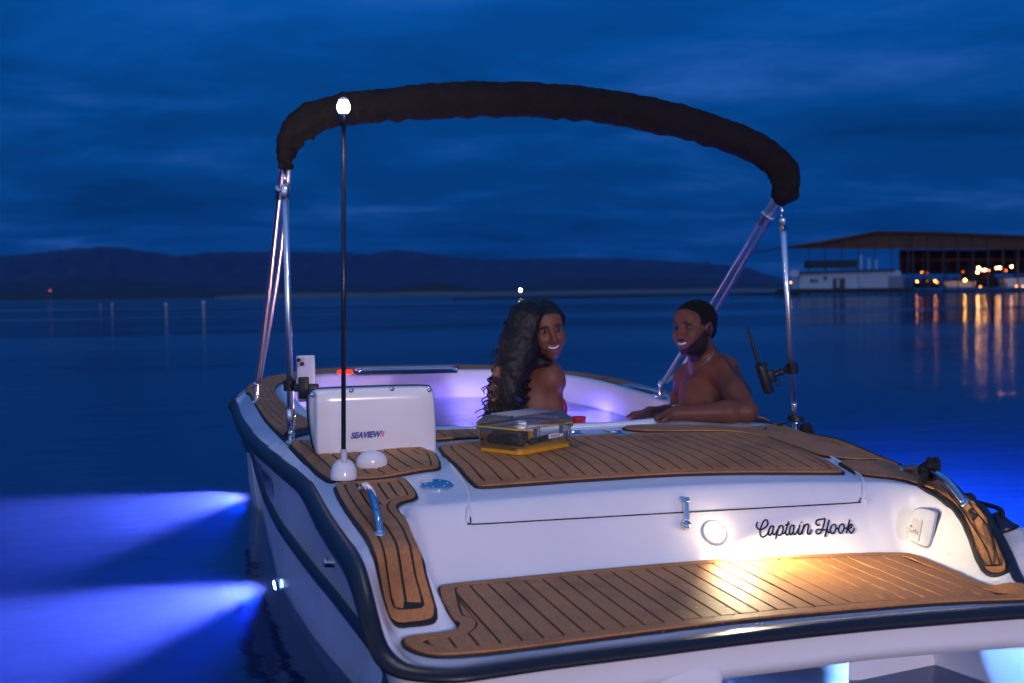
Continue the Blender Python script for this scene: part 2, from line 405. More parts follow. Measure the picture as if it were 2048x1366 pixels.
# moulded deck, one skin with the pool cut out
gd = [p for p in G]
def fill2(outer, hole, y0, s0, s1):
    o = np.asarray(outer)[:, :2]; gs = []
    for st, a, b in ((s0, -9, y0), (s1, y0+s0, 99)):
        gx, gy = np.meshgrid(np.arange(o[:, 0].min(), o[:, 0].max(), st), np.arange(max(o[:, 1].min(), a), min(o[:, 1].max(), b), st))
        q = np.stack([gx.ravel(), gy.ravel()], 1); q = q[inside(q, o)]; q = q[~inside(q, hole)]
        gs.append(q[(seg_dist(q, o)[0] > st*.45) & (seg_dist(q, hole)[0] > st*.45)])
    V = []; Ed = []
    for l in (o, hole):
        n0 = len(V); V += [tuple(p) for p in l]; Ed += [(n0+i, n0+(i+1) % len(l)) for i in range(len(l))]
    V += [tuple(p) for p in np.concatenate(gs)]
    vs, es, fs = delaunay_2d_cdt([Vector(v) for v in V], Ed, [], 0, 1e-7)[:3]
    vs = np.array([tuple(v) for v in vs]); fs = np.array(fs); cen = vs[fs].mean(1); ok = inside(cen, o) & ~inside(cen, hole); return vs, fs[ok]
dv, df = fill2(G, tub(.012, 300), 3.95, .0125, .03)
PADS = []
# hull skin
n = len(G); Tn = np.roll(G, -1, 0)-np.roll(G, 1, 0); No = np.stack([Tn[:, 1], -Tn[:, 0]], 1); No /= np.linalg.norm(No, axis=1)[:, None]
if (No*(G[:, :2]-np.array([CX, 4.9]))).sum() < 0: No = -No
ab = np.abs(G[:, 0]-CX); gy = G[:, 1]; fwd = 1-sm(6.0, 7.0, gy)
_ly = [2.4, 2.6, 2.99, 3.25, 3.48, 3.69, 4.05, 4.44, 4.98, 5.48, 6.07, 7.2]; _lx = [.50, .485, .470, .452, .437, .418, .394, .374, .366, .370, .380, .42]
_wy2 = [2.4, 2.6, 3.0, 3.42, 3.62, 3.87, 4.22, 4.63, 5.21, 5.88, 6.49, 7.2]; _wx2 = [.60, .575, .525, .468, .443, .417, .395, .377, .393, .413, .439, .52]
lat = np.abs(No[:, 0])*sm(2.5, 2.75, gy)*fwd
flr = (ab-(CX-np.interp(gy, _ly, _lx)))*lat
wfl = (ab-(CX-np.interp(gy, _wy2, _wx2)))*lat+.02*(1-lat)
sk_ = np.ones(9)/9; smo = lambda q: np.convolve(np.r_[q[-4:], q, q[:4]], sk_, 'valid'); flr = smo(flr); wfl = smo(wfl)
def ring(z, ins, fn=None): 
    R = np.c_[G[:, :2]-No*np.asarray(ins).reshape(-1, 1), np.zeros(n)+z]; return R
zl = .185+.06*sm(4.5, 7.2, G[:, 1])
stern = 1-sm(2.5, 2.75, G[:, 1])
mid = sm(.62, .8, G[:, 0])*(1-sm(2.0, 2.2, G[:, 0]))*stern                # under the swim platform the skin stops early
rings = [np.c_[G[:, :2], G[:, 2]-.004], np.c_[G[:, :2]-No*.006, np.minimum(G[:, 2]-.02, zl+.25)], ring(np.minimum(zl, G[:, 2]-.05), .004+flr), ring(np.minimum(zl, G[:, 2]-.05)-.03, .008+flr)]
low = ring(.02-.0*zl+.17*mid, .45*mid+.35*flr+.65*wfl); rings.append(low)
rings.append(ring(-.10+.29*mid, .50*mid+wfl+.006)); rings.append(ring(-.35+.5*mid, .14+.5*mid+wfl)); rings.append(np.c_[np.zeros(n)+CX+(G[:, 0]-CX)*.1, 4.9+(G[:, 1]-4.9)*.5, np.zeros(n)-.42])
HV = np.concatenate(rings); HF = [[r*n+i, r*n+(i+1) % n, (r+1)*n+(i+1) % n, (r+1)*n+i] for r in range(len(rings)-1) for i in range(n)]
mk('hull', HV, HF, M['hullwhite'], boat)
def sweep(path, nor, prof):
    k = len(path); m = len(prof); V = []
    for (a, b) in prof: V.append(np.c_[path[:, :2]+nor*a, path[:, 2]+b])
    V = np.concatenate(V); F = [[r*k+i, r*k+(i+1) % k, ((r+1) % m)*k+(i+1) % k, ((r+1) % m)*k+i] for r in range(m) for i in range(k)]
    return V, F
prof = [(-.012, .004), (.004, .003), (.016, -.002), (.026, -.014), (.030, -.030), (.026, -.046), (.014, -.056), (-.012, -.058)]
V, F = sweep(G, No, prof); hs = np.tile(.45+.55*sm(2.50, 2.85, G[:, 1]), len(prof)); base_ = np.tile(G[:, 2], len(prof)); V[:, 2] = base_+(V[:, 2]-base_)*hs
mk('rub_rail', V, F, M['rail'], boat)
LR = np.c_[G[:, :2]-No*(.002+flr)[:, None], np.minimum(zl, G[:, 2]-.058)]
prof2 = [(-.004, .020), (.010, .018), (.018, .008), (.018, -.008), (.010, -.020), (-.004, -.022)]
V, F = sweep(LR, No, prof2); k = len(G); st_ = (G[:, 1] < 2.56) | ((G[:, 1] < 2.85) & (G[:, 0] > .50) & (G[:, 0] < 2.26))
F = [f for f in F if not (st_[f[0] % k] and st_[f[1] % k])]; mk('lower_rub_rail', V, F, M['rail'], boat)
# stern pods below the swim platform
mb = MB(); mb.box((.86, 3.02, -.08), (.76, .98, .56), bev=.03); mb.out('stern_pod', M['hullwhite'], boat, angle=40)
w0 = PZ(1500, 1297, .19); a1 = PZ(1500, 1300, -.07); a2 = PZ(1640, 1366, -.07); b1 = PZ(1850, 1366, -.07); b2 = PZ(2048, 1325, -.07)
def isect(p, q, r, s):
    d1 = q[:2]-p[:2]; d2 = s[:2]-r[:2]; t = np.linalg.solve(np.stack([d1, -d2], 1), r[:2]-p[:2])[0]; return p[:2]+d1*t
ap = isect(a1, a2, b1, b2); da = (a1-a2)[:2]; db = (b2-b1)[:2]
plan = [ap+(a2[:2]-ap)*.12, a2[:2], a1[:2]+da*.3, a1[:2]+da*.3+np.array([0, .8]), b2[:2]+db*.2+np.array([0, .6]), b2[:2]+db*.2, b1[:2], ap+(b1[:2]-ap)*.12]
plan = [np.array(p) for p in plan]; k = len(plan)
V = [(p[0], p[1], z) for z in (-.3, .192) for p in plan]
F = [[i, (i+1) % k, k+(i+1) % k, k+i] for i in range(k)]+[list(range(k)), list(range(k, 2*k))]
mk('motor_pod', V, F, M['hullwhite'], boat, angle=30)
# builder's plate on the pod
pn = np.array([db[1], -db[0], 0]); pn = pn/np.linalg.norm(pn)
def on_pod(u, v):
    d = bray(u, v); t = ((np.array([b1[0], b1[1], 0])-CPOS) @ pn)/(d @ pn); return CPOS+d*t
q = [on_pod(u, v) for u, v in [(1984, 1284), (2030, 1277), (2029, 1287), (1985, 1294)]]; q = [p+pn*(.002 if pn @ bray(2000, 1285) < 0 else -.002) for p in q]
s = pn*(.004 if pn @ bray(2000, 1285) < 0 else -.004)
mk('builders_plate', q+[p+s for p in q], [[0, 1, 2, 3], [4, 5, 6, 7], [0, 1, 5, 4], [1, 2, 6, 5], [2, 3, 7, 6], [3, 0, 4, 7]], M['black'], boat, smooth=False)
# pool: lip, wall, floor
t0 = tub(.014); m = len(t0); zt = zfun(t0[:, 0], t0[:, 1]); R = []
for off, dzz in [(.014, -.002), (.010, .008), (.002, .013), (-.022, .013), (-.034, .008), (-.040, -.002), (-.046, -.10), (-.055, -.24)]:
    t = tub(off); R.append(np.c_[t, zt+dzz])
for off, z in [(-.09, .14), (-.20, .105)]: R.append(np.c_[tub(off), np.zeros(m)+z])
R.append(np.array([[TCX, T_Y, .10]]))
V = np.concatenate(R); F = [[r*m+i, r*m+(i+1) % m, (r+1)*m+(i+1) % m, (r+1)*m+i] for r in range(len(R)-2) for i in range(m)]
c = (len(R)-1)*m; F += [[(len(R)-2)*m+i, (len(R)-2)*m+(i+1) % m, c] for i in range(m)]
mk('pool_shell', V, F, M['shell'], boat)

# ---------------------------------------------------------------- foam deck pads: black base, brown border, every plank its own piece
def lift(xy, h): xy = np.asarray(xy); return np.c_[xy, zfun(xy[:, 0], xy[:, 1])+h]
def slab(loops, step, h0, h1):
    v, f = fill(loops[0], loops[1:], step); k = len(v); V = [lift(v, h1)]; F = [list(q) for q in f]
    nb = k
    for l in loops:
        l = np.asarray(l)[:, :2]; m = len(l); V += [lift(l, h1), lift(l, h0)]
        F += [[nb+i, nb+(i+1) % m, nb+m+(i+1) % m, nb+m+i] for i in range(m)]; nb += 2*m
    return np.concatenate(V), F
def gridpiece(rows, h0, h1):
    """rows: list of (xy array) lines of equal length -> thin slab following the deck"""
    a = len(rows); b = len(rows[0]); P = np.concatenate(rows); top = lift(P, h1); F = [[i*b+j, i*b+j+1, (i+1)*b+j+1, (i+1)*b+j] for i in range(a-1) for j in range(b-1)]
    edge = [j for j in range(b)]+[i*b+b-1 for i in range(1, a)]+[(a-1)*b+j for j in range(b-2, -1, -1)]+[i*b for i in range(a-2, 0, -1)]
    sk = lift(P[edge], h0); skt = top[edge]; m = len(edge); nb = a*b
    F += [[nb+i, nb+(i+1) % m, nb+m+(i+1) % m, nb+m+i] for i in range(m)]
    return np.concatenate([top, skt, sk]), F
def colspan(L, x):
    A = L; Bq = np.roll(L, -1, 0); k = (A[:, 0] > x) != (Bq[:, 0] > x)
    if k.sum() < 2: return None
    y = A[k, 1]+(x-A[k, 0])/(Bq[k, 0]-A[k, 0])*(Bq[k, 1]-A[k, 1]); return y.min(), y.max()
def colspans(L, x):
    A = L; Bq = np.roll(L, -1, 0); k = (A[:, 0] > x) != (Bq[:, 0] > x); y = np.sort(A[k, 1]+(x-A[k, 0])/(Bq[k, 0]-A[k, 0])*(Bq[k, 1]-A[k, 1])); return [(y[i], y[i+1]) for i in range(0, len(y)-1, 2)]
def rowspan(L, y):
    r = colspan(L[:, ::-1], y); return r
HB, HP = .006, .011
def pad(px, mode, w=.056, x0=0.0, it=2, ny=26, mar=.045, flip=False, border=True, name='deck_pad'):
    P = np.array([D(u, v)[:2] for u, v in px]); P = resample(chaikin(P, it), .014); PADS.append(P)
    base = slab([P], .016, -.006, HB); o = mk(name, *base, M['groove'], boat, angle=40)
    ou = inset(P, .008); inn = inset(P, mar); pl = inset(P, mar+.006)
    if not border: inn = pl = inset(P, .008, .005)
    if inn is None:
        mk('pad_top', *slab([ou], .02, HB-.001, HP), M['teak'], o, angle=40); return o
    if border: mk('pad_border', *slab([ou, inn], .014, HB-.001, HP), M['teak'], o, angle=40)
    if pl is None: return o
    g = .0035
    if mode == 'col':
        x = pl[:, 0].min(); x = x0+math.floor((x-x0)/w)*w
        while x < pl[:, 0].max():
            a, b = max(x+g, pl[:, 0].min()+.002), min(x+w-g, pl[:, 0].max()-.002)
            if b-a > .012:
                xs_ = [xx for xx in np.linspace(a, b, 6) if colspans(pl, xx)]; xs_ = np.linspace(xs_[0], xs_[-1], 7) if len(xs_) > 1 else []; sp = [colspans(pl, xx) for xx in xs_]; m = min([len(q) for q in sp]+[9]) if sp else 0
                same = all(len(q) == m for q in sp)
                pieces = [[(xx, q[i]) for xx, q in zip(xs_, sp)] for i in range(m)] if same else [[(xx, max(q, key=lambda r: r[1]-r[0])) for xx, q in zip(xs_, sp)], [(xx, min(q, key=lambda r: r[1]-r[0])) for xx, q in zip(xs_, sp) if len(q) > 1]]
                for pc in pieces:
                    if len(pc) < 2: continue
                    cols = [np.stack([np.full(ny, xx), np.linspace(r[0], r[1], ny)], 1) for xx, r in pc]
                    mk('plank', *gridpiece(cols, HB-.001, HP+.0004*random.uniform(-1, 1)), M['teak'], o, angle=40)
            x += w
    else:
        ys = np.linspace(pl[:, 1].min()+.002, pl[:, 1].max()-.002, 72); sp = [rowspan(pl, y) for y in ys]
        wid = max(s[1]-s[0] for s in sp); k = 0
        while k*w < wid-.01:
            runs = [[]]
            for y, s in zip(ys, sp):
                nl = max(1, int(round((s[1]-s[0])/w))); last = k == nl-1
                if k >= nl: runs.append([]); continue
                if flip: a, b = (s[0] if last else s[1]-(k+1)*w+g), s[1]-k*w-(g if k else 0)
                else: a, b = s[0]+k*w+(g if k else 0), (s[1] if last else s[0]+(k+1)*w-g)
                if b-a > .004: runs[-1].append(np.stack([np.linspace(a, b, 4), np.full(4, y)], 1))
            for rows in runs:
                if len(rows) > 1: mk('plank', *gridpiece(rows, HB-.001, HP), M['teak'], o, angle=40)
            k += 1
    return o
pad([(801, 1289), (805, 1281), (817, 1278), (905, 1268), (914, 1260), (914, 1249), (886, 1213), (874, 1181), (878, 1175), (1000, 1163), (1250, 1139), (1460, 1122), (1650, 1113), (1800, 1109), (1832, 1113),
     (1900, 1142), (1963, 1171), (2000, 1174), (2040, 1171), (2066, 1177), (2076, 1189), (2070, 1200), (2040, 1206), (1900, 1210), (1750, 1222), (1500, 1245), (1250, 1276), (1000, 1310), (890, 1319), (846, 1315), (811, 1302)],
    'col', .0535, .022, it=1)
pad([(874, 901), (884, 893), (985, 884), (1147, 876), (1276, 871), (1318, 870), (1515, 874), (1572, 893), (1640, 917), (1692, 947), (1686, 951), (1600, 950), (1450, 950), (1330, 954), (1152, 965), (1017, 975), (959, 979), (945, 975), (916, 941)],
    'col', .0555, .03, it=1, mar=.04)
pad([(664, 982), (673, 974), (740, 966), (804, 958), (814, 963), (838, 994), (833, 1001), (808, 1007), (797, 1014), (796, 1024), (823, 1067), (846, 1128), (877, 1226), (875, 1243), (864, 1251), (798, 1255), (782, 1246), (766, 1204), (744, 1115), (731, 1083), (702, 1045)],
    'row', .033, it=1, mar=.028)
pad([(1666, 923), (1710, 950), (1730, 954), (1799, 961), (1839, 976), (1879, 999), (1899, 1015), (1915, 1035), (1929, 1063), (1943, 1099), (1956, 1132), (1964, 1146), (1977, 1154), (2010, 1151), (2020, 1143), (2013, 1120), (1997, 1084), (1977, 1041), (1962, 1022), (1940, 1003), (1905, 978), (1870, 956), (1835, 941), (1806, 935), (1740, 927)],
    'none', it=1, mar=.5)
WINGPAD = [o for o in bpy.data.objects if o.name.startswith('deck_pad')][-1]
pad([(575, 897), (582, 893), (640, 884), (760, 885), (868, 902), (886, 936), (872, 944), (716, 963), (669, 968), (654, 967), (642, 959), (609, 928)], 'row', .045, it=1, mar=.03)
pad([(1240, 859), (1262, 854), (1330, 853), (1420, 855), (1520, 858), (1585, 860), (1640, 872), (1720, 898), (1806, 931), (1800, 933), (1730, 925), (1645, 916), (1590, 898), (1515, 872), (1430, 866), (1300, 866), (1255, 863)],
    'none', it=1, mar=.5)
BOAT_R1 = None
pad([(800, 867), (871, 865), (975, 862), (1015, 861), (1020, 873), (977, 876), (873, 883), (800, 887)], 'col', .0555, .03, it=1, mar=.02)
# side decks: one pad that runs round the pool, planks laid lengthwise
nn = 160; inn = tub(.034, 600); 
ga = np.unwrap(np.arctan2(G[:, 1]-T_Y, G[:, 0]-CX)); ta = np.arctan2(inn[:, 1]-T_Y, inn[:, 0]-CX)
def ringpt(a, fr):
    d = np.array([math.cos(a), math.sin(a)])
    def hit(L):
        ang = np.arctan2(L[:, 1]-T_Y, L[:, 0]-CX); e = np.angle(np.exp(1j*(ang-a))); k = np.argsort(np.abs(e))[:2]
        w_ = abs(e[k[1]])/(abs(e[k[0]])+abs(e[k[1]])+1e-9); return L[k[0], :2]*w_+L[k[1], :2]*(1-w_)
    A, Bq = hit(inn), hit(G); L = np.linalg.norm(Bq-A); Bq = Bq-(Bq-A)/L*.062
    return A+(Bq-A)*fr
a_l = math.atan2(4.66-T_Y, .52-CX) % (2*PI); a_r = math.atan2(4.62-T_Y, 2.3-CX)
AA = np.linspace(a_l, a_r, nn)
def lane(f0, f1, i0, i1, h0, h1, k=4): return gridpiece([np.array([ringpt(AA[i], f) for f in np.linspace(f0, f1, k)]) for i in range(i0, i1)], h0, h1)
sd = mk('deck_pad', *lane(0, 1, 0, nn, -.006, HB, 8), M['groove'], boat, angle=40)
cuts = [2, 30, 58, 86, 112, 136, nn-2]
lanes = [(.03, .17), (.19, .36), (.38, .60), (.62, .80), (.82, .965)]
for li, (f0, f1) in enumerate(lanes):
    cc = [2, nn-2] if li in (0, 4) else cuts
    for i0, i1 in zip(cc[:-1], cc[1:]): mk('plank', *lane(f0, f1, i0, i1, HB-.001, HP, 3), M['teak'], sd, angle=40)

# the deck skin itself, eased down a little under every pad
dz = zfun(dv[:, 0], dv[:, 1])
for P in PADS:
    m = inside(dv, P); i_ = np.where(m)[0]
    if len(i_): d = seg_dist(dv[i_], P)[0]; dz[i_] -= .010*sm(.006, .018, d)
mk('deck', np.c_[dv, dz], df, M['gel'], boat)
# ---------------------------------------------------------------- engine hatch in the aft deck: dark seam and raised edge
hatch_px = [(905, 930), (926, 955), (943, 985), (942, 1020), (941, 1043), (950, 1048), (1130, 1038), (1330, 1027), (1530, 1016), (1712, 1005), (1721, 1000), (1722, 975), (1718, 958), (1695, 938), (1655, 915)]
hp = spline([D(u, v) for u, v in hatch_px], 8)
def ribbon(P, w, h, hh=.003):
    P = np.asarray(P); V = []
    for i in range(len(P)):
        t = P[min(i+1, len(P)-1)]-P[max(i-1, 0)]; t /= np.linalg.norm(t)+1e-9; nv = nrm(P[i][0], P[i][1]); s = np.cross(nv, t); s /= np.linalg.norm(s)+1e-9
        for a, b in ((-.5, h-hh), (-.5, h), (.5, h), (.5, h-hh)): V.append(P[i]+s*w*a+nv*b)
    m = len(P); F = [[i*4+j, i*4+j+1, i*4+5+j, i*4+4+j] for i in range(m-1) for j in range(3)]+[[0, 1, 2, 3], [(m-1)*4+j for j in range(4)]]
    return V, F
sp_h = spline([D(u, v) for u, v in [(941, 1034), (942, 1044), (951, 1048.5), (1130, 1038.5), (1330, 1027), (1530, 1016), (1705, 1006), (1717, 1004), (1721, 996)]], 8)
for ln in ([(1870, 983), (1895, 1001), (1911, 1017), (1936, 1054), (1956, 1101), (1973, 1136)], [(1880, 978), (1905, 998), (1923, 1015), (1944, 1044), (1964, 1080), (1988, 1135)], [(1915, 990), (1944, 1014), (1968, 1046), (1985, 1080), (2004, 1134)], [(1973, 1136), (1988, 1136), (2004, 1135)]):
    mk('groove_line', *ribbon(spline([D(u, v) for u, v in ln], 8), .0045, HP+.0012, .003), M['groove'], WINGPAD)
mk('hatch_seam', *ribbon(sp_h, .0035, .0022), M['groove'], boat)
V, F = ribbon(hp, .020, .0018, .004); 
edge = []
for i, p in enumerate(hp):
    nv = nrm(p[0], p[1]); edge.append(p+nv*.0045)
for ed_, dx_ in ((np.array(edge)[:34], -.009), (np.array(edge)[-38:], .009)):
    mbt = MB(); mbt.tube(ed_+np.array([dx_, 0, -.002]), .0065, 8); mbt.out('hatch_gutter', M['gel'], boat)
# ================================================================ fittings that belong to the boat
def text_mesh(s, size, shear=0.0, offset=0.0, extrude=.0006):
    cu = bpy.data.curves.new('lettering', 'FONT'); cu.body = s; cu.size = size; cu.shear = shear; cu.offset = offset; cu.extrude = extrude
    cu.align_x = 'CENTER'; cu.align_y = 'CENTER'
    o = bpy.data.objects.new('lettering', cu); COL.objects.link(o); dg = bpy.context.evaluated_depsgraph_get(); dg.update()
    me = bpy.data.meshes.new_from_object(o.evaluated_get(dg)); V = np.array([v.co for v in me.vertices]); F = [list(p.vertices) for p in me.polygons]
    bpy.data.objects.remove(o); bpy.data.curves.remove(cu); bpy.data.meshes.remove(me); return V, F
def place_text(name, s, size, c, R, m, parent, **k):
    V, F = text_mesh(s, size, **k); return mk(name, V @ np.asarray(R).T + np.asarray(c), F, m, parent, smooth=False)
# boat name on the transom, brush script drawn stroke by stroke
strokes = [
 [(258, 325), (240, 355), (243, 400), (285, 435), (340, 422), (388, 385), (407, 340), (392, 300), (362, 297), (332, 335), (305, 400), (290, 460), (297, 520), (332, 545), (372, 525), (405, 485), (425, 430), (455, 385), (482, 390), (484, 420), (466, 480), (438, 518), (415, 500), (420, 450)],
 [(492, 385), (480, 440), (478, 490), (495, 512), (520, 490), (545, 440)], [(572, 378), (545, 470), (515, 577)], [(558, 430), (585, 385), (617, 380), (628, 420), (610, 485), (578, 520), (555, 508)], [(605, 490), (640, 490), (660, 470)],
 [(710, 318), (678, 420), (662, 485), (680, 515), (705, 500), (728, 450)], [(660, 372), (722, 352)],
 [(785, 375), (752, 375), (727, 420), (722, 480), (740, 512), (768, 480), (783, 415)], [(792, 370), (778, 440), (778, 490), (798, 508), (824, 480), (850, 420)],
 [(872, 362), (855, 440), (853, 488), (872, 508), (896, 480), (915, 430)], [(890, 322), (900, 338)], [(935, 360), (918, 430), (903, 505)], [(918, 440), (945, 380), (980, 355), (1000, 375), (990, 435), (982, 485), (1002, 503), (1026, 480), (1047, 432)],
 [(1168, 362), (1135, 372), (1108, 345), (1122, 300), (1165, 288), (1245, 275)], [(1243, 278), (1218, 380), (1188, 455), (1150, 497), (1113, 488), (1110, 452), (1150, 432), (1225, 442), (1290, 435)], [(1303, 293), (1270, 420), (1238, 542)], [(1270, 455), (1300, 482), (1322, 450)],
 [(1372, 358), (1338, 385), (1320, 445), (1338, 490), (1372, 482), (1398, 425), (1395, 372), (1372, 358)], [(1398, 425), (1440, 415)], [(1490, 352), (1458, 378), (1440, 438), (1456, 486), (1490, 476), (1518, 420), (1515, 368), (1490, 352)], [(1518, 420), (1560, 412)],
 [(1603, 288), (1575, 400), (1555, 487)], [(1575, 425), (1605, 372), (1635, 362), (1628, 402), (1588, 424), (1606, 470), (1628, 487), (1652, 460), (1672, 412)]]
V = []; F = []
for st in strokes:
    P = [D(1480+a/7.314, 1000+b/7.314) for a, b in spline(st, 6)]
    v, f = ribbon(P, .0046, .0028, .0028); nb = sum(len(x) for x in V); V.append(np.array(v)); F += [[i+nb for i in q] for q in f]
mk('name_lettering', np.concatenate(V), F, M['blacktext'], boat, smooth=False)
# lettering on the port topside (reads along the hull, curved with it)
def hull_text(s, px_a, px_b, z0, hgt, m, name):
    a = PX(*px_a, 0); 
def side_at(y, z):
    L = G[(G[:, 0] < CX)]; o_ = np.argsort(L[:, 1]); x = np.interp(y, L[o_, 1], L[o_, 0]); f_ = (np.interp(y, _ly, _lx)-x)*(1-sm(6.0, 7.0, y))*np.clip((.42-z)/.22, 0, 1); return np.array([x+.006+f_, y, z])
def side_text(name, s, y0, y1, zc, hgt, m, slope=0.0):
    V, F = text_mesh(s, 1.0, 0, .025, 0.0); w0, w1 = V[:, 0].min(), V[:, 0].max(); h0, h1 = V[:, 1].min(), V[:, 1].max(); P = []
    for v in V:
        f = (v[0]-w0)/(w1-w0); g = (v[1]-h0)/(h1-h0)-.5; y = y0+(y1-y0)*f; p = side_at(y, zc+slope*(f-.5)+hgt*g); P.append(p-np.array([.012, 0, 0]))
    mk(name, np.array(P), F, m, boat, smooth=False)
side_text('hull_lettering', 'tubL.com', 6.15, 4.68, .308, .110, M['dulltext'])
side_text('small_hull_lettering', 'registered', 3.75, 3.45, .345, .028, M['dulltext'])
# courtesy light set in the transom
pl = D(1428, 1066); nl = nrm(*pl[:2]); nl = np.array([0, nl[1], nl[2]]); nl /= np.linalg.norm(nl)
mb = MB(); mb.lathe([(.040, .0), (.040, .006), (.036, .010), (.031, .010), (.031, .004)], pl, nl, 28); cl_ = mb.out('courtesy_light', M['inlet'], boat)
mb = MB(); mb.lathe([(.026, .003), (.025, .012), (.018, .021), (0, .025)], pl, nl, 28); mb.out('light_lens', emat('courtesy_glow', (1, .80, .46), 11), cl_)
sp = bpy.data.lights.new('courtesy_beam', 'SPOT'); sp.energy = 23; sp.color = (1, .80, .48); sp.spot_size = math.radians(150); sp.spot_blend = .55; sp.shadow_soft_size = .02
so = bpy.data.objects.new('courtesy_beam', sp); COL.objects.link(so); so.location = Vector(pl+nl*.11+np.array([.02, 0, .0])); so.rotation_euler = Vector((.42, -.60, -.50)).to_track_quat('-Z', 'Y').to_euler(); BOAT_ROOTS.append(so)
hl_ = bpy.data.lights.new('courtesy_halo', 'POINT'); hl_.energy = .40; hl_.color = (1, .80, .52); hl_.shadow_soft_size = .02
ho = bpy.data.objects.new('courtesy_halo', hl_); COL.objects.link(ho); ho.location = Vector(pl+nl*.06); BOAT_ROOTS.append(ho)
# over-centre latch on the hatch
a = D(1368, 1001); b = D(1371, 1052); nv = nrm(*((a+b)/2)[:2]); R = frame(nv, (1, 0, 0)); ax = (b-a)/np.linalg.norm(b-a)
Rl = np.stack([np.cross(ax, nv), ax, nv], 1)
mb = MB(); mb.box(a+nv*.006, (.030, .016, .012), Rl, .003); la = mb.out('latch', M['chrome'], boat, angle=30)
mb = MB(); mb.box((a+b)/2+nv*.014, (.017, .062, .006), Rl, .0025); mb.out('latch_lever', M['steel'], la, angle=30)
mb = MB(); mb.lathe([(.015, 0), (.015, .010), (.010, .016), (0, .017)], b+nv*.002, nv, 18); mb.out('latch_knob', M['chrome'], la)
# deck fill plate
p = D(873, 972); nv = nrm(*p[:2]); mb = MB(); mb.lathe([(.052, -.002), (.052, .004), (.047, .008), (0, .009)], p, nv, 36); fp = mb.out('deck_plate', M['chrome'], boat, angle=35)
mb = MB()
for i in range(6): mb.ball(p+nv*.0085+frame(nv)[:, 0]*.034*math.cos(i*PI/3)+frame(nv)[:, 1]*.034*math.sin(i*PI/3), (.0035, .0035, .0015), 6)
so_ = mb.out('plate_screws', M['steel'], fp); so_['kind'] = 'stuff'
# bowed grab bar on each quarter
def grab(pts, name='grab_bar', w=.011):
    P = spline(pts, 10); mb = MB(); mb.tube(P, w*(.9+.25*np.sin(np.linspace(0, PI, len(P)))), 12); o = mb.out(name, M['chrome'], boat)
    for q in (pts[0], pts[-1]):
        mb = MB(); nv = nrm(q[0], q[1]); mb.lathe([(.017, -.004), (.017, .003), (.012, .006)], q, nv, 16); mb.out('bar_foot', M['chrome'], o)
    return o
h0 = D(726, 978, .010); h1 = D(761, 1068, .010)
grab([h0, h0*.86+h1*.14+np.array([0, 0, .026]), (h0+h1)/2+np.array([0, 0, .046]), h1*.82+h0*.18+np.array([0, 0, .034]), h1])
g0 = D(1808, 939, .010); g1 = D(1929, 1006, .010)
gb = [g0, g0*.85+g1*.15+np.array([0, 0, .020]), g0*.55+g1*.45+np.array([0, 0, .042]), g1*.75+g0*.25+np.array([0, 0, .036]), g1]; grab(gb)
# shore power inlet on the starboard recess wall
pc = D(1849, 1055); nw = np.array([-.86, -.46, .24]); nw /= np.linalg.norm(nw)
def onp(u, v, off=0.0):
    d = bray(u, v); t = ((pc+nw*.010-CPOS) @ nw)/(d @ nw); return CPOS+d*t+nw*off
out_px = chaikin(np.array([(1843, 1014), (1860, 1017), (1878, 1022), (1880, 1028), (1868, 1090), (1864, 1097), (1855, 1098), (1838, 1091), (1818, 1080), (1816, 1066), (1823, 1036), (1832, 1020)], float), 2)
L0 = np.array([onp(u, v) for u, v in out_px]); cc = L0.mean(0); k = len(L0)
V = np.concatenate([L0-nw*.03, L0+nw*.008, cc+(L0-cc)*.90+nw*.020, cc+(L0-cc)*.55+nw*.026]); F = [[r*k+i, r*k+(i+1) % k, (r+1)*k+(i+1) % k, (r+1)*k+i] for r in range(3) for i in range(k)]+[list(range(3*k, 4*k))]
inl = mk('power_inlet', V, F, M['inlet'], boat, angle=35)
mb = MB(); mb.tube(np.array([onp(u, v, .009) for u, v in [(1861, 1018), (1879, 1024), (1880, 1030), (1868, 1089), (1863, 1097)]]), .0016, 6); mb.out('inlet_gasket', M['black'], inl)
q = [onp(u, v, .0285) for u, v in chaikin(np.array([(1830, 1037), (1852, 1043), (1853, 1046), (1846, 1083), (1843, 1085), (1823, 1079)], float), 1)]; k = len(q)
mk('inlet_badge', np.array(q+[x-nw*.012 for x in q]), [list(range(k))]+[[i, (i+1) % k, k+(i+1) % k, k+i] for i in range(k)], mat('grey_badge', (.36, .36, .40), .35, noise=(60, .1)), inl, smooth=False)
ex = onp(1846, 1067, .03)-onp(1827, 1062, .03); wlen = np.linalg.norm(ex); ex /= wlen; ey = np.cross(nw, ex); Rt = np.stack([ex, ey, nw], 1)
V, F = text_mesh('SmartPlug', 1.0, 0, .01, 0.0); V = V/(V[:, 0].max()-V[:, 0].min()); V[:, 1] *= 2.0
mk('badge_lettering', V*wlen*1.05 @ Rt.T + onp(1835.5, 1064, .0295), F, M['blacktext'], inl, smooth=False)
mb = MB(); mb.tube([onp(1831, 1052, .029), onp(1833, 1056, .029)], .0016, 5); mb.out('badge_mark', M['blacktext'], inl)
# through-hull fitting on the port topside
pf = side_at(3.42, .285); mb = MB(); mb.lathe([(.040, .0), (.038, .006), (.016, .010), (.015, .040), (.010, .044), (0, .044)], pf+np.array([.012, 0, 0]), (-1, -.05, .1), 24); mb.out('hull_fitting', M['chrome'], boat, angle=35)
mb = MB(); pq = side_at(2.72, .27); mb.box(pq+np.array([-.004, 0, -.02]), (.012, .02, .034), None, .004); mb.out('drain_cover', M['black'], boat, angle=40)
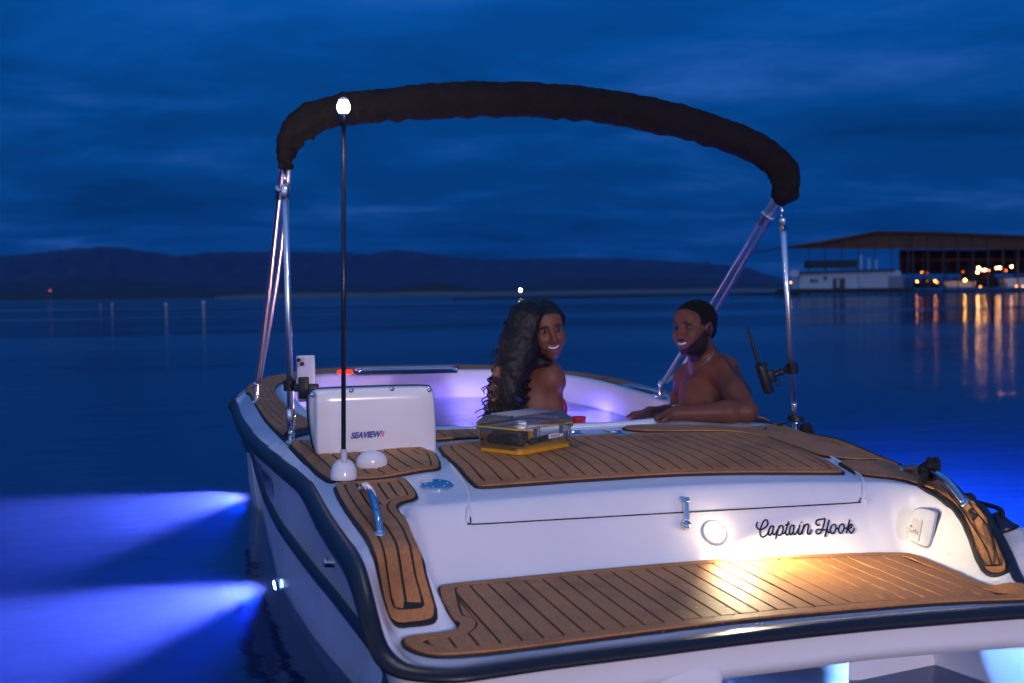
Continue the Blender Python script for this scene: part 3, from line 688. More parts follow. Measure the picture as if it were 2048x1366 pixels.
# hatch hinges
for (u0, v0, u1, v1) in [(1136, 862, 1160, 872), (1214, 861, 1248, 872)]:
    a = D(u0, v0, .006); b = D(u1, v1, .006); c_ = (a+b)/2; d_ = b-a; Lh = np.linalg.norm(d_); Rh = frame((0, 0, 1), d_)
    mb = MB(); mb.box(c_, (Lh, .042, .010), Rh, .003); hg = mb.out('hinge', M['chrome'], boat, angle=30)
    mb = MB(); mb.tube([c_-Rh[:, 1]*.024+np.array([0, 0, .006]), c_+Rh[:, 1]*.024+np.array([0, 0, .006])], .006, 8); mb.out('hinge_pin', M['chrome'], hg)
# bow: sunken hatch lid with rails, red side light
pb = PZ(690, 744, .575); mb = MB(); 
bl = mk_b = MB().box(pb+np.array([0, 0, 0]), (.085, .03, .022), None, .008).out('bow_light', emat('red_lens', (1, .02, .01), 3.2), boat)
c0 = PZ(770, 746, .565); c1 = PZ(868, 744, .560)
mb = MB(); cc = (c0+c1)/2+np.array([-.02, .06, 0.0]); mb.box(cc, (.58, .22, .010), None, .004); lid = mb.out('bow_locker_lid', M['black'], boat, angle=30)
for s_ in (-.10, .02):
    mb = MB(); mb.tube(spline([cc+np.array([-.27, s_-.03, .012]), cc+np.array([-.24, s_-.03, .024]), cc+np.array([.24, s_-.03, .024]), cc+np.array([.27, s_-.03, .012])], 6), .006, 8); mb.out('lid_rail', M['chrome'], lid)
# low rail on the starboard side deck, at the foot of the canopy leg
q = [PY(1236, 783, 5.95), PY(1250, 772, 5.9), PY(1285, 775, 5.72), PY(1318, 783, 5.5), PY(1332, 792, 5.4), PY(1340, 803, 5.35)]
mb = MB(); mb.tube(spline(q, 6), .010, 10); mb.out('side_rail', M['chrome'], boat)
# underwater lamps along the chine
def hull_lamp(x, y, z, aim, en, ang, col=(.10, .20, 1.0), blend=.5, body=True):
    p = np.array([x, y, z]); a_ = np.array(aim, float); a_ /= np.linalg.norm(a_)
    if body:
        mb = MB(); mb.lathe([(.030, -.02), (.030, .012), (.024, .018), (0, .019)], p, a_, 18); o = mb.out('underwater_lamp', M['chrome'], boat)
        mb = MB(); mb.lathe([(.020, .0175), (.016, .023), (0, .024)], p, a_, 14); mb.out('lamp_lens', emat('blue_lens', (.45, .65, 1.0), 25), o)
    l = bpy.data.lights.new('underwater_beam', 'SPOT'); l.energy = en; l.color = col; l.spot_size = math.radians(ang); l.spot_blend = blend; l.shadow_soft_size = .02
    lo = bpy.data.objects.new('underwater_beam', l); COL.objects.link(lo); lo.location = Vector(p+a_*.035); lo.rotation_euler = Vector(a_).to_track_quat('-Z', 'Y').to_euler(); BOAT_ROOTS.append(lo)
q1 = PZ(517, 988, -.12); q2 = PZ(559, 1168, -.105); print('LAMPS', q1, q2)
LAMPS = [(q1[0], q1[1], q1[2], (-1, .06, -.13)), (q2[0], q2[1], q2[2], (-1, -.08, -.15))]
for x, y, z, aim in LAMPS: hull_lamp(x, y, z, aim, 1350, 39, (.18, .24, 1.0), .9); hull_lamp(x-.04, y, z-.06, (-1, 0, -.12), 45, 150, (.005, .06, 1.0), 1.0, False)
for x, y in [(2.32, 6.0), (2.38, 4.4)]: hull_lamp(x, y, -.16, (1, -.05, -.12), 2700, 120, (.012, .12, 1.0))
hull_lamp(1.40, 3.14, -.12, (.10, -1, .05), 380, 150, (.20, .42, 1.0), .8)
hull_lamp(2.10, 3.10, -.12, (.1, -1, .05), 160, 150, (.20, .42, 1.0), .8)

# ================================================================ things standing on the boat
# all-round light on its pole
pb_ = D(687, 955, .009); zt_ = 1.665; py_ = pb_[1]
pt = PY(687, 214, py_)
M['pole'] = mat('dark_pole', (.02, .025, .05), .25, metal=.3)
pole = thing('light_pole', pb_, 'tall thin pole with glaring white all-round light on white dome base', 'pole light')
mb = MB(); mb.lathe([(.042, -.004), (.042, .006), (.040, .024), (.033, .042), (.020, .054), (.012, .058)], pb_, (0, 0, 1), 32); mb.out('pole_base', M['gel'], pole)
mb = MB(); mb.tube([pb_+np.array([0, -.022, .010]), pb_+np.array([0, -.013, .066]), pb_+np.array([0, -.006, .088])], .0105, 14); mb.out('pole_socket', mat('pale_socket', (.55, .54, .58), .35), pole)
mb = MB(); mb.tube([pb_+np.array([0, -.006, .085]), pt+np.array([0, 0, -.05])], .0075, 12); mb.out('pole_tube', M['pole'], pole)
mb = MB(); mb.lathe([(.009, -.06), (.017, -.045), (.016, -.022), (.016, -.020)], pt, (0, 0, 1), 20); mb.out('lamp_socket', M['pole'], pole)
mb = MB(); mb.lathe([(.016, .019), (.014, .026), (.005, .030)], pt, (0, 0, 1), 20); mb.out('lamp_cap', M['gel'], pole)
mb = MB(); mb.ball(pt, (.019, .019, .023), 12); mb.out('lamp_globe', emat('white_lamp', (1.0, .88, .78), 800), pole)
# white equipment housing with rounded corners
fx = lambda u, v: PY(u, v, 4.16)
sh = chaikin(np.array([(640, 778), (855, 771), (864, 776), (868, 800), (872, 905), (868, 925), (855, 930), (700, 936), (655, 934), (635, 918), (622, 870), (616, 800), (624, 783)], float), 2)
S0 = np.array([fx(u, v) for u, v in sh]); cc = S0.mean(0); k = len(S0)
lay = [(0.945, -.030), (.98, -.024), (1.0, -.010), (1.0, .012), (1.0, .030)]
def hl(P, f, dy): Q = cc+(P-cc)*f; Q = Q.copy(); Q[:, 1] += dy; return Q
house = thing('equipment_housing', D(745, 938), 'white gelcoat housing with blue and red lettering, standing on aft deck', 'housing')
V = np.concatenate([hl(S0, f, d) for f, d in lay]); F = [[r*k+i, r*k+(i+1) % k, (r+1)*k+(i+1) % k, (r+1)*k+i] for r in range(len(lay)-1) for i in range(k)]
b0 = len(V); rings_ = [hl(S0, f, -.030-.0025*(1-(f/.9)**2)) for f in (.7, .45, .2)]; V = np.concatenate([V]+rings_+[hl(S0, 0, -.0325)[:1]])
prev = 0
for r in range(3):
    F += [[prev+i, prev+(i+1) % k, b0+r*k+(i+1) % k, b0+r*k+i] for i in range(k)]; prev = b0+r*k
F += [[prev+i, prev+(i+1) % k, len(V)-1] for i in range(k)]
mk('housing_front', V, F, M['gel'], house)
V = np.concatenate([hl(S0, f, d) for f, d in [(.985, .029), (1.018, .030), (1.020, .042), (1.0, .046)]]); F = [[r*k+i, r*k+(i+1) % k, (r+1)*k+(i+1) % k, (r+1)*k+i] for r in range(3) for i in range(k)]
mk('gasket', V, F, M['black'], house)
V = np.concatenate([hl(S0, f, d) for f, d in [(1.0, .044), (.99, .10), (.90, .125), (.3, .13)]]); F = [[r*k+i, r*k+(i+1) % k, (r+1)*k+(i+1) % k, (r+1)*k+i] for r in range(3) for i in range(k)]+[list(range(3*k, 4*k))]
mk('housing_back', V, F, M['gel'], house)
for (u, v) in [(700, 779), (781, 776), (855, 778), (624, 788)]:
    p = fx(u, v)+np.array([0, -.026, 0]); mb = MB(); mb.lathe([(.009, -.006), (.009, .004), (.005, .007), (0, .007)], p, (0, -1, .15), 14); mb.out('bolt', M['chrome'], house, angle=40)
def on_front(u, v): p = PY(u, v, 4.16-.032); return p
a = on_front(699, 872); b = on_front(762, 868); ex = (b-a)/np.linalg.norm(b-a); Rt = np.stack([ex, np.cross((0, -1, 0), ex), (0, -1, 0)], 1)
V, F = text_mesh('SEAVIEW', 1.0, .30, .055, 0.0); V /= (V[:, 0].max()-V[:, 0].min()); V[:, 1] *= 1.12
mk('housing_lettering', V*np.linalg.norm(b-a) @ Rt.T + (a+b)/2+np.array([0, -.003, 0]), F, M['navytext'], house, smooth=False)
for du in (0, 3.6):
    q = [on_front(u, v)+np.array([0, -.003, 0]) for u, v in [(760.5+du, 873), (762.6+du, 873), (765.4+du, 862), (763.3+du, 862)]]; mk('red_stroke', q, [[0, 1, 2, 3]], M['redtext'], house, smooth=False)
pd = D(745, 938, .004); mb = MB(); mb.ball(pd+np.array([0, .012, .020]), (.052, .034, .040), 14); mb.out('housing_boss', M['gel'], house)
# fender hung outboard on the starboard quarter
pf = np.array([2.515, 2.98, .20]); 
Rf = frame((.35, -.45, -.86)); ft = PY(2000, 1046, 2.98); fdir = np.array([.14, -.10, -.50]); fdir /= np.linalg.norm(fdir)
fd = thing('fender', ft, 'grubby white fender with dark cap hanging outside starboard quarter', 'fender')
mb = MB(); mb.lathe([(.0, .0), (.030, .012), (.060, .035), (.082, .075), (.088, .13), (.088, .40), (.07, .47), (.03, .50)], ft, fdir, 28); mb.out('fender_body', M['fender'], fd)
mb = MB(); mb.lathe([(.014, -.03), (.022, -.012), (.034, .006), (.050, .022), (.030, .020)], ft, fdir, 24); mb.out('fender_cap', mat('navy_vinyl', (.01, .014, .04), .35), fd)
# rope knotted round the starboard grab bar, running over the side to the fender
gc = np.array(gb[2]); rp = thing('fender_rope', gc, 'black rope knotted around the starboard chrome grab bar', 'rope')
th = np.linspace(0, 2*PI*2.4, 70); Rk = frame(gb[3]-gb[1])
kn = gc+(np.outer(np.cos(th)*(.019+.004*np.sin(th*2.3)), Rk[:, 0])+np.outer(np.sin(th)*(.019+.003*np.cos(th*1.7)), Rk[:, 1])+np.outer(np.linspace(-.030, .030, 70), Rk[:, 2]))
mb = MB(); mb.tube(kn, .0105, 10)
th = np.linspace(0, 2*PI*1.5, 50); kn2 = gc+np.array([.012, 0, .012])+np.outer(np.cos(th)*.021, Rk[:, 2])+np.outer(np.sin(th)*.021, Rk[:, 1])+np.outer(np.linspace(-.015, .015, 50), Rk[:, 0])
mb.tube(kn2, .010, 10); k_ = mb.out('knot', M['rope'], rp)
e0 = D(1842, 968, .02); mb = MB(); mb.tube(spline([gc+np.array([0, 0, -.01]), (gc+e0)/2+np.array([0, 0, .008]), e0], 8), .0115, 10); mb.out('rope_end', M['rope'], rp)
e1 = PY(1938, 998, 3.22); mb = MB(); mb.tube(spline([gc+np.array([.01, 0, 0]), gc*.6+e1*.4+np.array([.02, 0, .0]), e1+np.array([0, 0, .0]), ft+np.array([0, 0, .04]), ft], 8), .007, 8); mb.out('rope_fall', M['rope'], rp)
mb = MB(); mb.ball(e1+np.array([0.0, 0, -.004]), (.024, .020, .024), 10); mb.ball(e1+np.array([.014, -.015, -.022]), (.012, .011, .022), 8); mb.out('stopper_knot', M['rope'], rp)
M['rib'] = clear_mat('ridge_highlight_plastic', (.9, .92, .95), .08, 3.0, .30)  # whiter than the lid plastic: highlight lines put into the rib colour
# clear lidded case on the aft deck
b0 = D(1040, 914, .009); bl_ = D(982, 897, .009); br = D(1143, 893, .009); zb = (b0[2]+bl_[2]+br[2])/3
ex = br-b0; ex[2] = 0; wx = np.linalg.norm(ex); ex /= wx; ey = bl_-b0; ey[2] = 0; ey -= ex*(ey @ ex); wy = np.linalg.norm(ey)*1.0; ey /= np.linalg.norm(ey)
wy = max(wy, .16); slope = np.array([0, 0, 1.0]); Rb = np.stack([ex, ey, slope], 1)
case = thing('storage_case', b0, 'clear plastic dry case with yellow base and seal, on the brown aft deck', 'case')
bx = lambda x, y, z: b0+Rb @ np.array([x*wx, y*wy, z])
def rrect(x0, x1, y0, y1, r, z, n=5):
    o = []
    for (cx_, cy_, a0) in [(x1-r/wx, y1-r/wy, 0), (x0+r/wx, y1-r/wy, 90), (x0+r/wx, y0+r/wy, 180), (x1-r/wx, y0+r/wy, 270)]:
        for i in range(n): t = math.radians(a0+90*i/(n-1)); o.append(bx(cx_+r/wx*math.cos(t), cy_+r/wy*math.sin(t), z))
    return np.array(o)
def shell(levels, cap0=False, cap1=False):
    k = len(levels[0]); V = np.concatenate(levels); F = [[r*k+i, r*k+(i+1) % k, (r+1)*k+(i+1) % k, (r+1)*k+i] for r in range(len(levels)-1) for i in range(k)]
    if cap0: F.append(list(range(k)))
    if cap1: F.append([(len(levels)-1)*k+i for i in range(k)])
    return V, F
mk('case_base', *shell([rrect(.02, .98, .02, .98, .02, .002), rrect(0, 1, 0, 1, .022, .006), rrect(0, 1, 0, 1, .022, .024), rrect(.02, .98, .03, .97, .02, .026)], True, True), M['yellow'], case, angle=40)
mk('case_body', *shell([rrect(-.005, 1.005, -.01, 1.01, .022, .018), rrect(-.025, 1.025, -.03, 1.03, .024, .078)]), M['clear'], case)
mk('case_rim', *shell([rrect(-.04, 1.04, -.05, 1.05, .028, .076), rrect(-.05, 1.05, -.06, 1.06, .028, .078), rrect(-.05, 1.05, -.06, 1.06, .028, .088), rrect(-.03, 1.03, -.04, 1.04, .028, .089)]), M['clear'], case, angle=30)
mk('case_seal', *shell([rrect(-.030, 1.030, -.035, 1.035, .026, .0885), rrect(-.045, 1.045, -.053, 1.053, .027, .0895), rrect(-.045, 1.045, -.053, 1.053, .027, .0945), rrect(-.030, 1.030, -.035, 1.035, .026, .0955)]), mat('yellow_seal', (.62, .42, .03), .5), case, angle=30)
lid_ = mk('case_lid', *shell([rrect(-.045, 1.045, -.055, 1.055, .026, .096), rrect(-.04, 1.04, -.05, 1.05, .026, .106), rrect(.05, .97, .12, .94, .024, .128), rrect(.10, .92, .2, .88, .02, .130)], False, True), M['clear'], case, angle=25)
for i in range(5):
    y = .28+.13*i; mb = MB(); mb.tube([bx(.10, y, .131), bx(.90, y, .131)], .0028, 6); mb.out('lid_rib', M['rib'], lid_)
for x in (.25, .75):
    mb = MB(); mb.box(bx(x, -.075, .078), (.030, .010, .036), Rb, .003); mb.out('case_clasp', M['clear'], case, angle=30)
q = [bx(.52, -.028, .046), bx(.80, -.028, .048), bx(.80, -.028, .063), bx(.52, -.028, .061)]; mk('paper_label', q+[p+ey*.001 for p in q], [[0, 1, 2, 3], [4, 5, 6, 7], [0, 1, 5, 4], [1, 2, 6, 5], [2, 3, 7, 6], [3, 0, 4, 7]], mat('white_label', (.75, .75, .78), .5), case, smooth=False)
for zz in (.054, .050):
    q = [bx(.55, -.031, zz), bx(.74, -.031, zz+.0012), bx(.74, -.031, zz+.0028), bx(.55, -.031, zz+.0016)]; mk('label_line', q, [[0, 1, 2, 3]], M['blacktext'], case, smooth=False)
# contents of the case
cb = thing('coiled_cable', bx(.22, .35, .026), 'black coiled cable packed inside the clear case at its left end', 'cable')
mb = MB(); th = np.linspace(0, 2*PI*13, 340); zc = np.linspace(.03, .97, 340)
mb.tube(np.array([bx(.15, .06+.88*f, .045)+Rb @ np.array([math.cos(t)*.014, 0, math.sin(t)*.016]) for t, f in zip(th, zc)]), .004, 6); mb.out('cable_coil', M['black'], cb)
mb = MB(); mb.box(bx(.20, .5, .062), (.052, wy*.7, .030), Rb, .008); mb.out('cable_plug', M['black'], cb, angle=40)
tl = thing('hand_tool', bx(.55, .4, .026), 'dark tool with yellow grip lying inside the clear case', 'tool')
mb = MB(); mb.tube([bx(.36, .22, .036), bx(.85, .30, .040)], .010, 10); mb.out('tool_body', M['black'], tl)
mb = MB(); mb.box(bx(.48, .55, .044), (.10, .05, .034), Rb, .010); mb.out('tool_grip', M['yellow'], tl, angle=40)
# red cup floating at the pool edge
cupb = PY(1157, 856, 4.78); cupb[2] = max(cupb[2], .40); cp = thing('cup', cupb, 'red plastic cup standing in the pool behind the clear case', 'cup')
mb = MB(); mb.lathe([(.024, .0), (.026, .004), (.031, .040), (.033, .046), (.031, .048), (.029, .044), (.025, .006), (0, .005)], cupb, (0, 0, 1), 24); mb.out('cup_body', M['red'], cp)

# ---------------------------------------------------------------- canopy: folded black cover on its frame
def tb(pts, r, m, parent, name, n=12): mb = MB(); mb.tube(np.array(pts), r, n); return mb.out(name, m, parent)
pL = D(583, 884); pR = D(1591, 862)
top = [(569, 338, 4.50), (570, 316, 4.50), (578, 285, 4.50), (600, 254, 4.50), (640, 232, 4.50), (690, 219, 4.50), (760, 211, 4.50), (860, 203, 4.5), (1000, 198, 4.5), (1130, 203, 4.5), (1250, 219, 4.48), (1350, 240, 4.46), (1440, 266, 4.42), (1510, 295, 4.40), (1553, 326, 4.38), (1571, 352, 4.37), (1569, 384, 4.365), (1562, 408, 4.36)]
TP = np.array([PY(*q) for q in top]); rad_px = [14, 17, 25, 30, 31, 31, 33, 34.5, 34.5, 35, 35, 34.5, 33, 32, 31, 31, 28, 13]
can = thing('canopy', pL, 'folded bimini canopy arching over the boat, black cover on steel legs', 'canopy')
P = spline(TP, 14); rr = np.interp(np.linspace(0, 1, len(P)), np.linspace(0, 1, len(rad_px)), rad_px)/pxs(4.46)
mb = MB(); P = resample(np.c_[P, rr], .008, False); rr = P[:, 3]; P = P[:, :3]; nseg = 40; k = len(P)
T_ = np.gradient(P, axis=0); T_ /= np.linalg.norm(T_, axis=1)[:, None]; up = np.array([0, -1.0, 0]); V = []
from mathutils import noise as mnoise
for i in range(k):
    N = up-T_[i]*(up @ T_[i]); N /= np.linalg.norm(N); B = np.cross(T_[i], N); s_ = i*.008; e_ = min(i, k-1-i)*.008; gath = math.exp(-e_/.16)
    left = math.exp(-s_/.42)
    for j in range(nseg):
        t = 2*PI*j/nseg; dv_ = math.cos(t)*N+math.sin(t)*B; q = P[i]+rr[i]*dv_
        w_ = mnoise.noise(Vector(q*9))*.006+mnoise.noise(Vector((s_*24, t*.8, 3)))*(.004+.012*gath+.011*left)+mnoise.noise(Vector((s_*60, t*1.6, 9)))*(.0016+.004*gath+.0045*left)
        w_ += .0022*math.sin(s_*70+3*mnoise.noise(Vector((s_*6, t, 1))))*max(0, -(dv_ @ np.array([0, 0, 1])))**2
        V.append(P[i]+(rr[i]+w_)*dv_*np.array([1, 1.0, 1]))
F = [[i*nseg+j, i*nseg+(j+1) % nseg, (i+1)*nseg+(j+1) % nseg, (i+1)*nseg+j] for i in range(k-1) for j in range(nseg)]+[list(range(nseg))[::-1], [(k-1)*nseg+j for j in range(nseg)]]
mk('canopy_cover', V, F, M['canvas'], can)
# rear struts
for (base, tpx, yy) in [(pL, (569, 332), 4.50), (pR, (1563, 402), 4.37)]:
    t1 = PY(*tpx, yy); d_ = (t1-base); Ls = np.linalg.norm(d_); d_ /= Ls
    s_ = tb([base+d_*.055, base+d_*(Ls-.07)], .0125, M['steel'], can, 'strut', 16)
    mb = MB(); mb.lathe([(.0145, 0), (.0165, .004), (.0165, .060), (.0145, .064)], base+d_*.06, d_, 16); mb.lathe([(.0145, 0), (.0165, .004), (.0165, .045), (.0145, .05)], base+d_*(Ls-.12), d_, 16); cf = mb.out('strut_collar', M['chrome'], s_, angle=40); cf['kind'] = 'stuff'
    tb([base+d_*(Ls-.09), base+d_*(Ls-.005)], .007, M['chrome'], s_, 'strut_eye')
    mb = MB(); mb.lathe([(.024, -.004), (.024, .004), (.013, .008), (.011, .05), (.013, .06)], base, (0, 0, 1), 18); mb.ball(base+np.array([0, -.004, .034]), .014, 8); ff = mb.out('strut_foot', M['chrome'], s_, angle=40); ff['kind'] = 'stuff'
# front legs: twin tubes a side
fl_ = PZ(509, 800, .53); fr_ = PY(1323, 786, 5.35)
legs = [([PY(514, 768, 5.75), PY(540, 560, 5.2), PY(565, 328, 4.56)], 'port'), ([PY(518, 766, 5.75), PY(556, 540, 5.2), PY(578, 322, 4.58)], 'port'),
        ([PY(1324, 768, 5.35), PY(1427, 602, 5.0), PY(1556, 384, 4.44)], 'stbd'), ([PY(1332, 764, 5.35), PY(1352, 748, 5.28), PY(1372, 724, 5.22), PY(1442, 604, 5.0), PY(1566, 392, 4.44)], 'stbd')]
for pts, sd_ in legs:
    lg = tb(spline(pts, 8), .0112, M['steel'], can, 'leg', 14)
    p = np.array(pts[-1])*.78+np.array(pts[-2])*.22; d_ = np.array(pts[-1])-np.array(pts[-2]); d_ /= np.linalg.norm(d_)
    mb = MB(); mb.lathe([(.014, -.03), (.018, -.028), (.018, .028), (.014, .03)], p, d_, 14); mb.out('leg_slide', M['chrome'], lg, angle=40)
for q in (PY(514, 768, 5.75), PY(1322, 768, 5.35)):
    g_ = q.copy(); g_[2] = float(zfun(q[0], q[1])[0]) if q[0] < 1 else q[2]-.06
    mb = MB(); mb.tube([q, q*.5+g_*.5, g_], [.013, .011, .013], 12); mb.box(g_+np.array([0, 0, .004]), (.05, .09, .012), None, .004); mb.ball(q, .018, 8); hh = mb.out('leg_hinge', M['chrome'], can, angle=40); hh['kind'] = 'stuff'
# black clamp and line at the starboard strut foot
ck = thing('line_clamp', pR+np.array([.0, -.02, .0]), 'black clamp and knotted line at foot of starboard strut', 'clamp')
mb = MB(); mb.lathe([(.020, 0), (.034, .004), (.034, .020), (.024, .026)], pR+np.array([0, 0, .040]), (.1, 0, 1), 18); mb.out('clamp_ring', M['black'], ck, angle=40)
mb = MB(); q0 = PY(1612, 858, pR[1]-.03); mb.ball(q0, (.030, .022, .028), 10); mb.ball(q0+np.array([.012, -.01, -.014]), (.02, .02, .024), 8); mb.out('line_knot', M['rope'], ck)
mb = MB(); mb.tube(spline([pR+np.array([0, 0, .05]), PY(1565, 848, 4.35), PY(1545, 850, 4.5), D(1530, 858, .012)], 8), .004, 6); mb.out('line', M['rope'], ck)
# phone in a clamp on the port strut
tL = PY(568, 345, 4.50); fz = lambda v: (PY(575, v, 4.43))
def on_strut(base, tp, z): f = (z-base[2])/(tp[2]-base[2]); return base+(tp-base)*f
zc = PY(580, 775, 4.42)[2]; sp_ = on_strut(pL, tL, zc)
ph = thing('phone', PY(610, 755, 4.42), 'pale phone with two camera lenses clamped upright on port strut', 'phone')
pc_ = PY(612.5, 757, 4.44); Rp = frame((-.25, -1, .10), (1, -.25, 0)); Rp = Rp
hh_ = 88/pxs(4.44); ww_ = 35/pxs(4.44)
tilt = Rp @ np.array([[math.cos(.03), -math.sin(.03), 0], [math.sin(.03), math.cos(.03), 0], [0, 0, 1]])
mb = MB(); mb.box(pc_, (ww_, hh_, .011), tilt, .006); mb.out('phone_body', mat('phone_back', (.60, .54, .62), .25, metal=.1), ph, angle=50)
ci = pc_+tilt @ np.array([-ww_*.27, hh_*.36, .0065]); mb = MB(); mb.box(ci, (.030, .032, .004), tilt, .003); isl = mb.out('camera_island', mat('phone_glass', (.42, .38, .46), .12), ph, angle=50)
for dx, dy in ((-.006, .007), (.006, -.007)):
    mb = MB(); mb.lathe([(.0075, 0), (.0075, .003), (.005, .0035), (0, .0032)], ci+tilt @ np.array([dx, dy, .002]), tilt[:, 2], 14); mb.out('camera_lens', M['black'], isl)
hd = thing('phone_holder', sp_, 'black spring holder gripping the phone on the port strut', 'holder')
mb = MB(); mb.lathe([(.016, -.02), (.024, -.02), (.024, .02), (.016, .02)], sp_, tL-pL, 18); mb.out('clamp_collar', M['black'], hd, angle=40)
hp_ = pc_+tilt @ np.array([-ww_*.12, -hh_*.20, .010]); mb = MB(); mb.box(hp_, (.038, .080, .020), tilt, .006); mb.out('holder_back', M['black'], hd, angle=40)
mb = MB(); mb.box(pc_+tilt @ np.array([0, -hh_*.20, .003]), (ww_+.022, .028, .026), tilt, .006); mb.out('holder_jaw', M['black'], hd, angle=40)
mb = MB(); mb.tube([sp_, (sp_+hp_)/2+np.array([0, -.005, 0]), hp_], [.013, .011, .014], 12); mb.out('holder_arm', M['black'], hd)
# handheld radio in a clamp on the starboard strut
tR = PY(1566, 405, 4.37); zr = PY(1576, 747, 4.2)[2]; sr = on_strut(pR, tR, zr)
yy = sr[1]-.03; ra = thing('handheld_radio', PY(1530, 758, yy), 'black handheld radio with long aerial mounted beside starboard strut', 'radio')
P1 = PY(1519, 728, yy); P2 = PY(1539, 786, yy); d_ = P2-P1; L_ = np.linalg.norm(d_); d_ /= L_; Rr = np.stack([np.cross(d_, (0, -1, 0))/np.linalg.norm(np.cross(d_, (0, -1, 0))), d_, np.cross(np.cross(d_, (0, -1, 0)), d_)], 1)
mb = MB(); mb.box((P1+P2)/2, (.036, L_, .044), Rr, .010); mb.out('radio_body', M['black'], ra, angle=40)
A0 = PY(1517, 726, yy); A1 = PY(1495, 655, yy); mb = MB(); mb.tube(spline([A0, A0*.97+A1*.03, (A0+A1)/2, A1], 4), [.0085]*5+[.0075]*4+[.0055]*4, 10); mb.out('aerial', M['black'], ra)
mb = MB(); mb.lathe([(.008, 0), (.008, .016), (.005, .018)], PY(1532, 731, yy), -d_, 12); mb.out('volume_knob', M['black'], ra)
rh = thing('radio_bracket', sr, 'black clamp bracket holding the radio on starboard strut', 'bracket')
mb = MB(); mb.lathe([(.016, -.02), (.026, -.02), (.026, .02), (.016, .02)], sr, tR-pR, 18); mb.out('clamp_collar', M['black'], rh, angle=40)
B0 = PY(1541, 752, yy); mb = MB(); mb.box(B0, (.034, .056, .036), Rr, .007); mb.out('bracket_cradle', M['black'], rh, angle=40)
mb = MB(); mb.tube([B0, (B0+sr)/2, sr], [.014, .012, .016], 12); mb.ball((B0+sr)/2, .017, 8); ba = mb.out('bracket_arm', M['black'], rh); ba['kind'] = 'stuff'
mb = MB(); mb.tube(spline([PY(1559, 757, yy), PY(1560, 768, yy), PY(1555, 771, yy), PY(1551, 766, yy)], 5), .003, 6); mb.out('bracket_lever', M['black'], rh)
# lit pool water and its lamps
pw = tub(-.043, 120); pz = .392; m_ = len(pw)
wv, wf = fill(pw, (), .05)

# splashed water drops on the platform foam
mb = MB()
for i in range(120):
    u = random.gauss(1470, 110); v = random.gauss(1222, 26)
    if not (1090 < u < 2040 and 1150 < v < 1300): continue
    p = D(u, v, HP); 
    if p[2] > .285: continue
    r_ = random.uniform(.0012, .0034); mb.ball(p, (r_*1.3, r_, r_*.55), 5)
dr = mb.out('water_drops', clear_mat('drop_water', (.95, .96, .98), .03, 2.5), boat); dr['kind'] = 'stuff'
# ---------------------------------------------------------------- pool water, lamps
pm = bpy.data.materials.new('pool_water'); pm.use_nodes = True; t = NT(pm.node_tree)
c = t.new('ShaderNodeTexCoord'); mp = t.new('ShaderNodeMapping'); mp.inputs['Scale'].default_value = (1, 1.6, 1); t.l(c.outputs['Object'], mp.inputs[0])
nz = t.new('ShaderNodeTexNoise', inp={'Scale': 5.0, 'Detail': 3.0}); t.l(mp.outputs[0], nz.inputs['Vector'])
bp = t.new('ShaderNodeBump', inp={'Strength': .35, 'Distance': .02}); t.l(nz.outputs[0], bp.inputs['Height'])
tr = t.new('ShaderNodeBsdfTransparent'); tr.inputs[0].default_value = (.93, .95, 1, 1); g = t.new('ShaderNodeBsdfGlossy'); g.inputs['Roughness'].default_value = .10; t.l(bp.outputs[0], g.inputs['Normal'])
f = t.new('ShaderNodeFresnel'); f.inputs[0].default_value = 1.33; t.l(bp.outputs[0], f.inputs[1])
mx = t.new('ShaderNodeMixShader'); t.l(f.outputs[0], mx.inputs[0]); t.l(tr.outputs[0], mx.inputs[1]); t.l(g.outputs[0], mx.inputs[2])
vs_ = t.new('ShaderNodeVolumeScatter'); vs_.inputs['Color'].default_value = (.78, .80, 1, 1); vs_.inputs['Density'].default_value = 2.2
o = t.new('ShaderNodeOutputMaterial'); t.l(mx.outputs[0], o.inputs[0]); t.l(vs_.outputs[0], o.inputs[1])
V = [(x, y, pz) for x, y in wv]+[(x, y, pz) for x, y in pw]+[(x, y, .085) for x, y in pw]; nb = len(wv)
F = [list(q) for q in wf]+[[nb+i, nb+(i+1) % m_, nb+m_+(i+1) % m_, nb+m_+i] for i in range(m_)]+[[nb+m_+i for i in range(m_)]]
bmv = np.array(V); pwt = mk('pool_water', bmv, F, pm, None, boat=True); pwt['kind'] = 'structure'
bm = bmesh.new(); bm.from_mesh(pwt.data); bmesh.ops.remove_doubles(bm, verts=bm.verts, dist=1e-4); bmesh.ops.recalc_face_normals(bm, faces=bm.faces); bm.to_mesh(pwt.data); bm.free()
def pool_lamp(ang, z, col, en, lens=True, off=-.075, cone=None):
    L = tub(off, 360); i = int(ang) % 360; p = np.array([*L[i], z]); cdir = np.array([TCX-p[0], T_Y-p[1], 0]); cdir /= np.linalg.norm(cdir)
    if lens:
        mb = MB(); mb.lathe([(.030, -.03), (.030, .004), (.024, .012), (0, .013)], p, cdir, 18); mb.out('pool_lamp', emat('pool_lens', col, 9), boat)
    l = bpy.data.lights.new('pool_light', 'POINT'); l.energy = en; l.color = col; l.shadow_soft_size = .03
    lo = bpy.data.objects.new('pool_light', l); COL.objects.link(lo); lo.location = Vector(p+cdir*.05); BOAT_ROOTS.append(lo)
PUR = (.15, .11, 1.0)
pool_lamp(20, .24, PUR, 26.0); pool_lamp(75, .24, PUR, 16.0); pool_lamp(130, .24, PUR, 20.0); pool_lamp(215, .26, (.22, .40, 1.0), 16.0); pool_lamp(300, .24, PUR, 16.0)
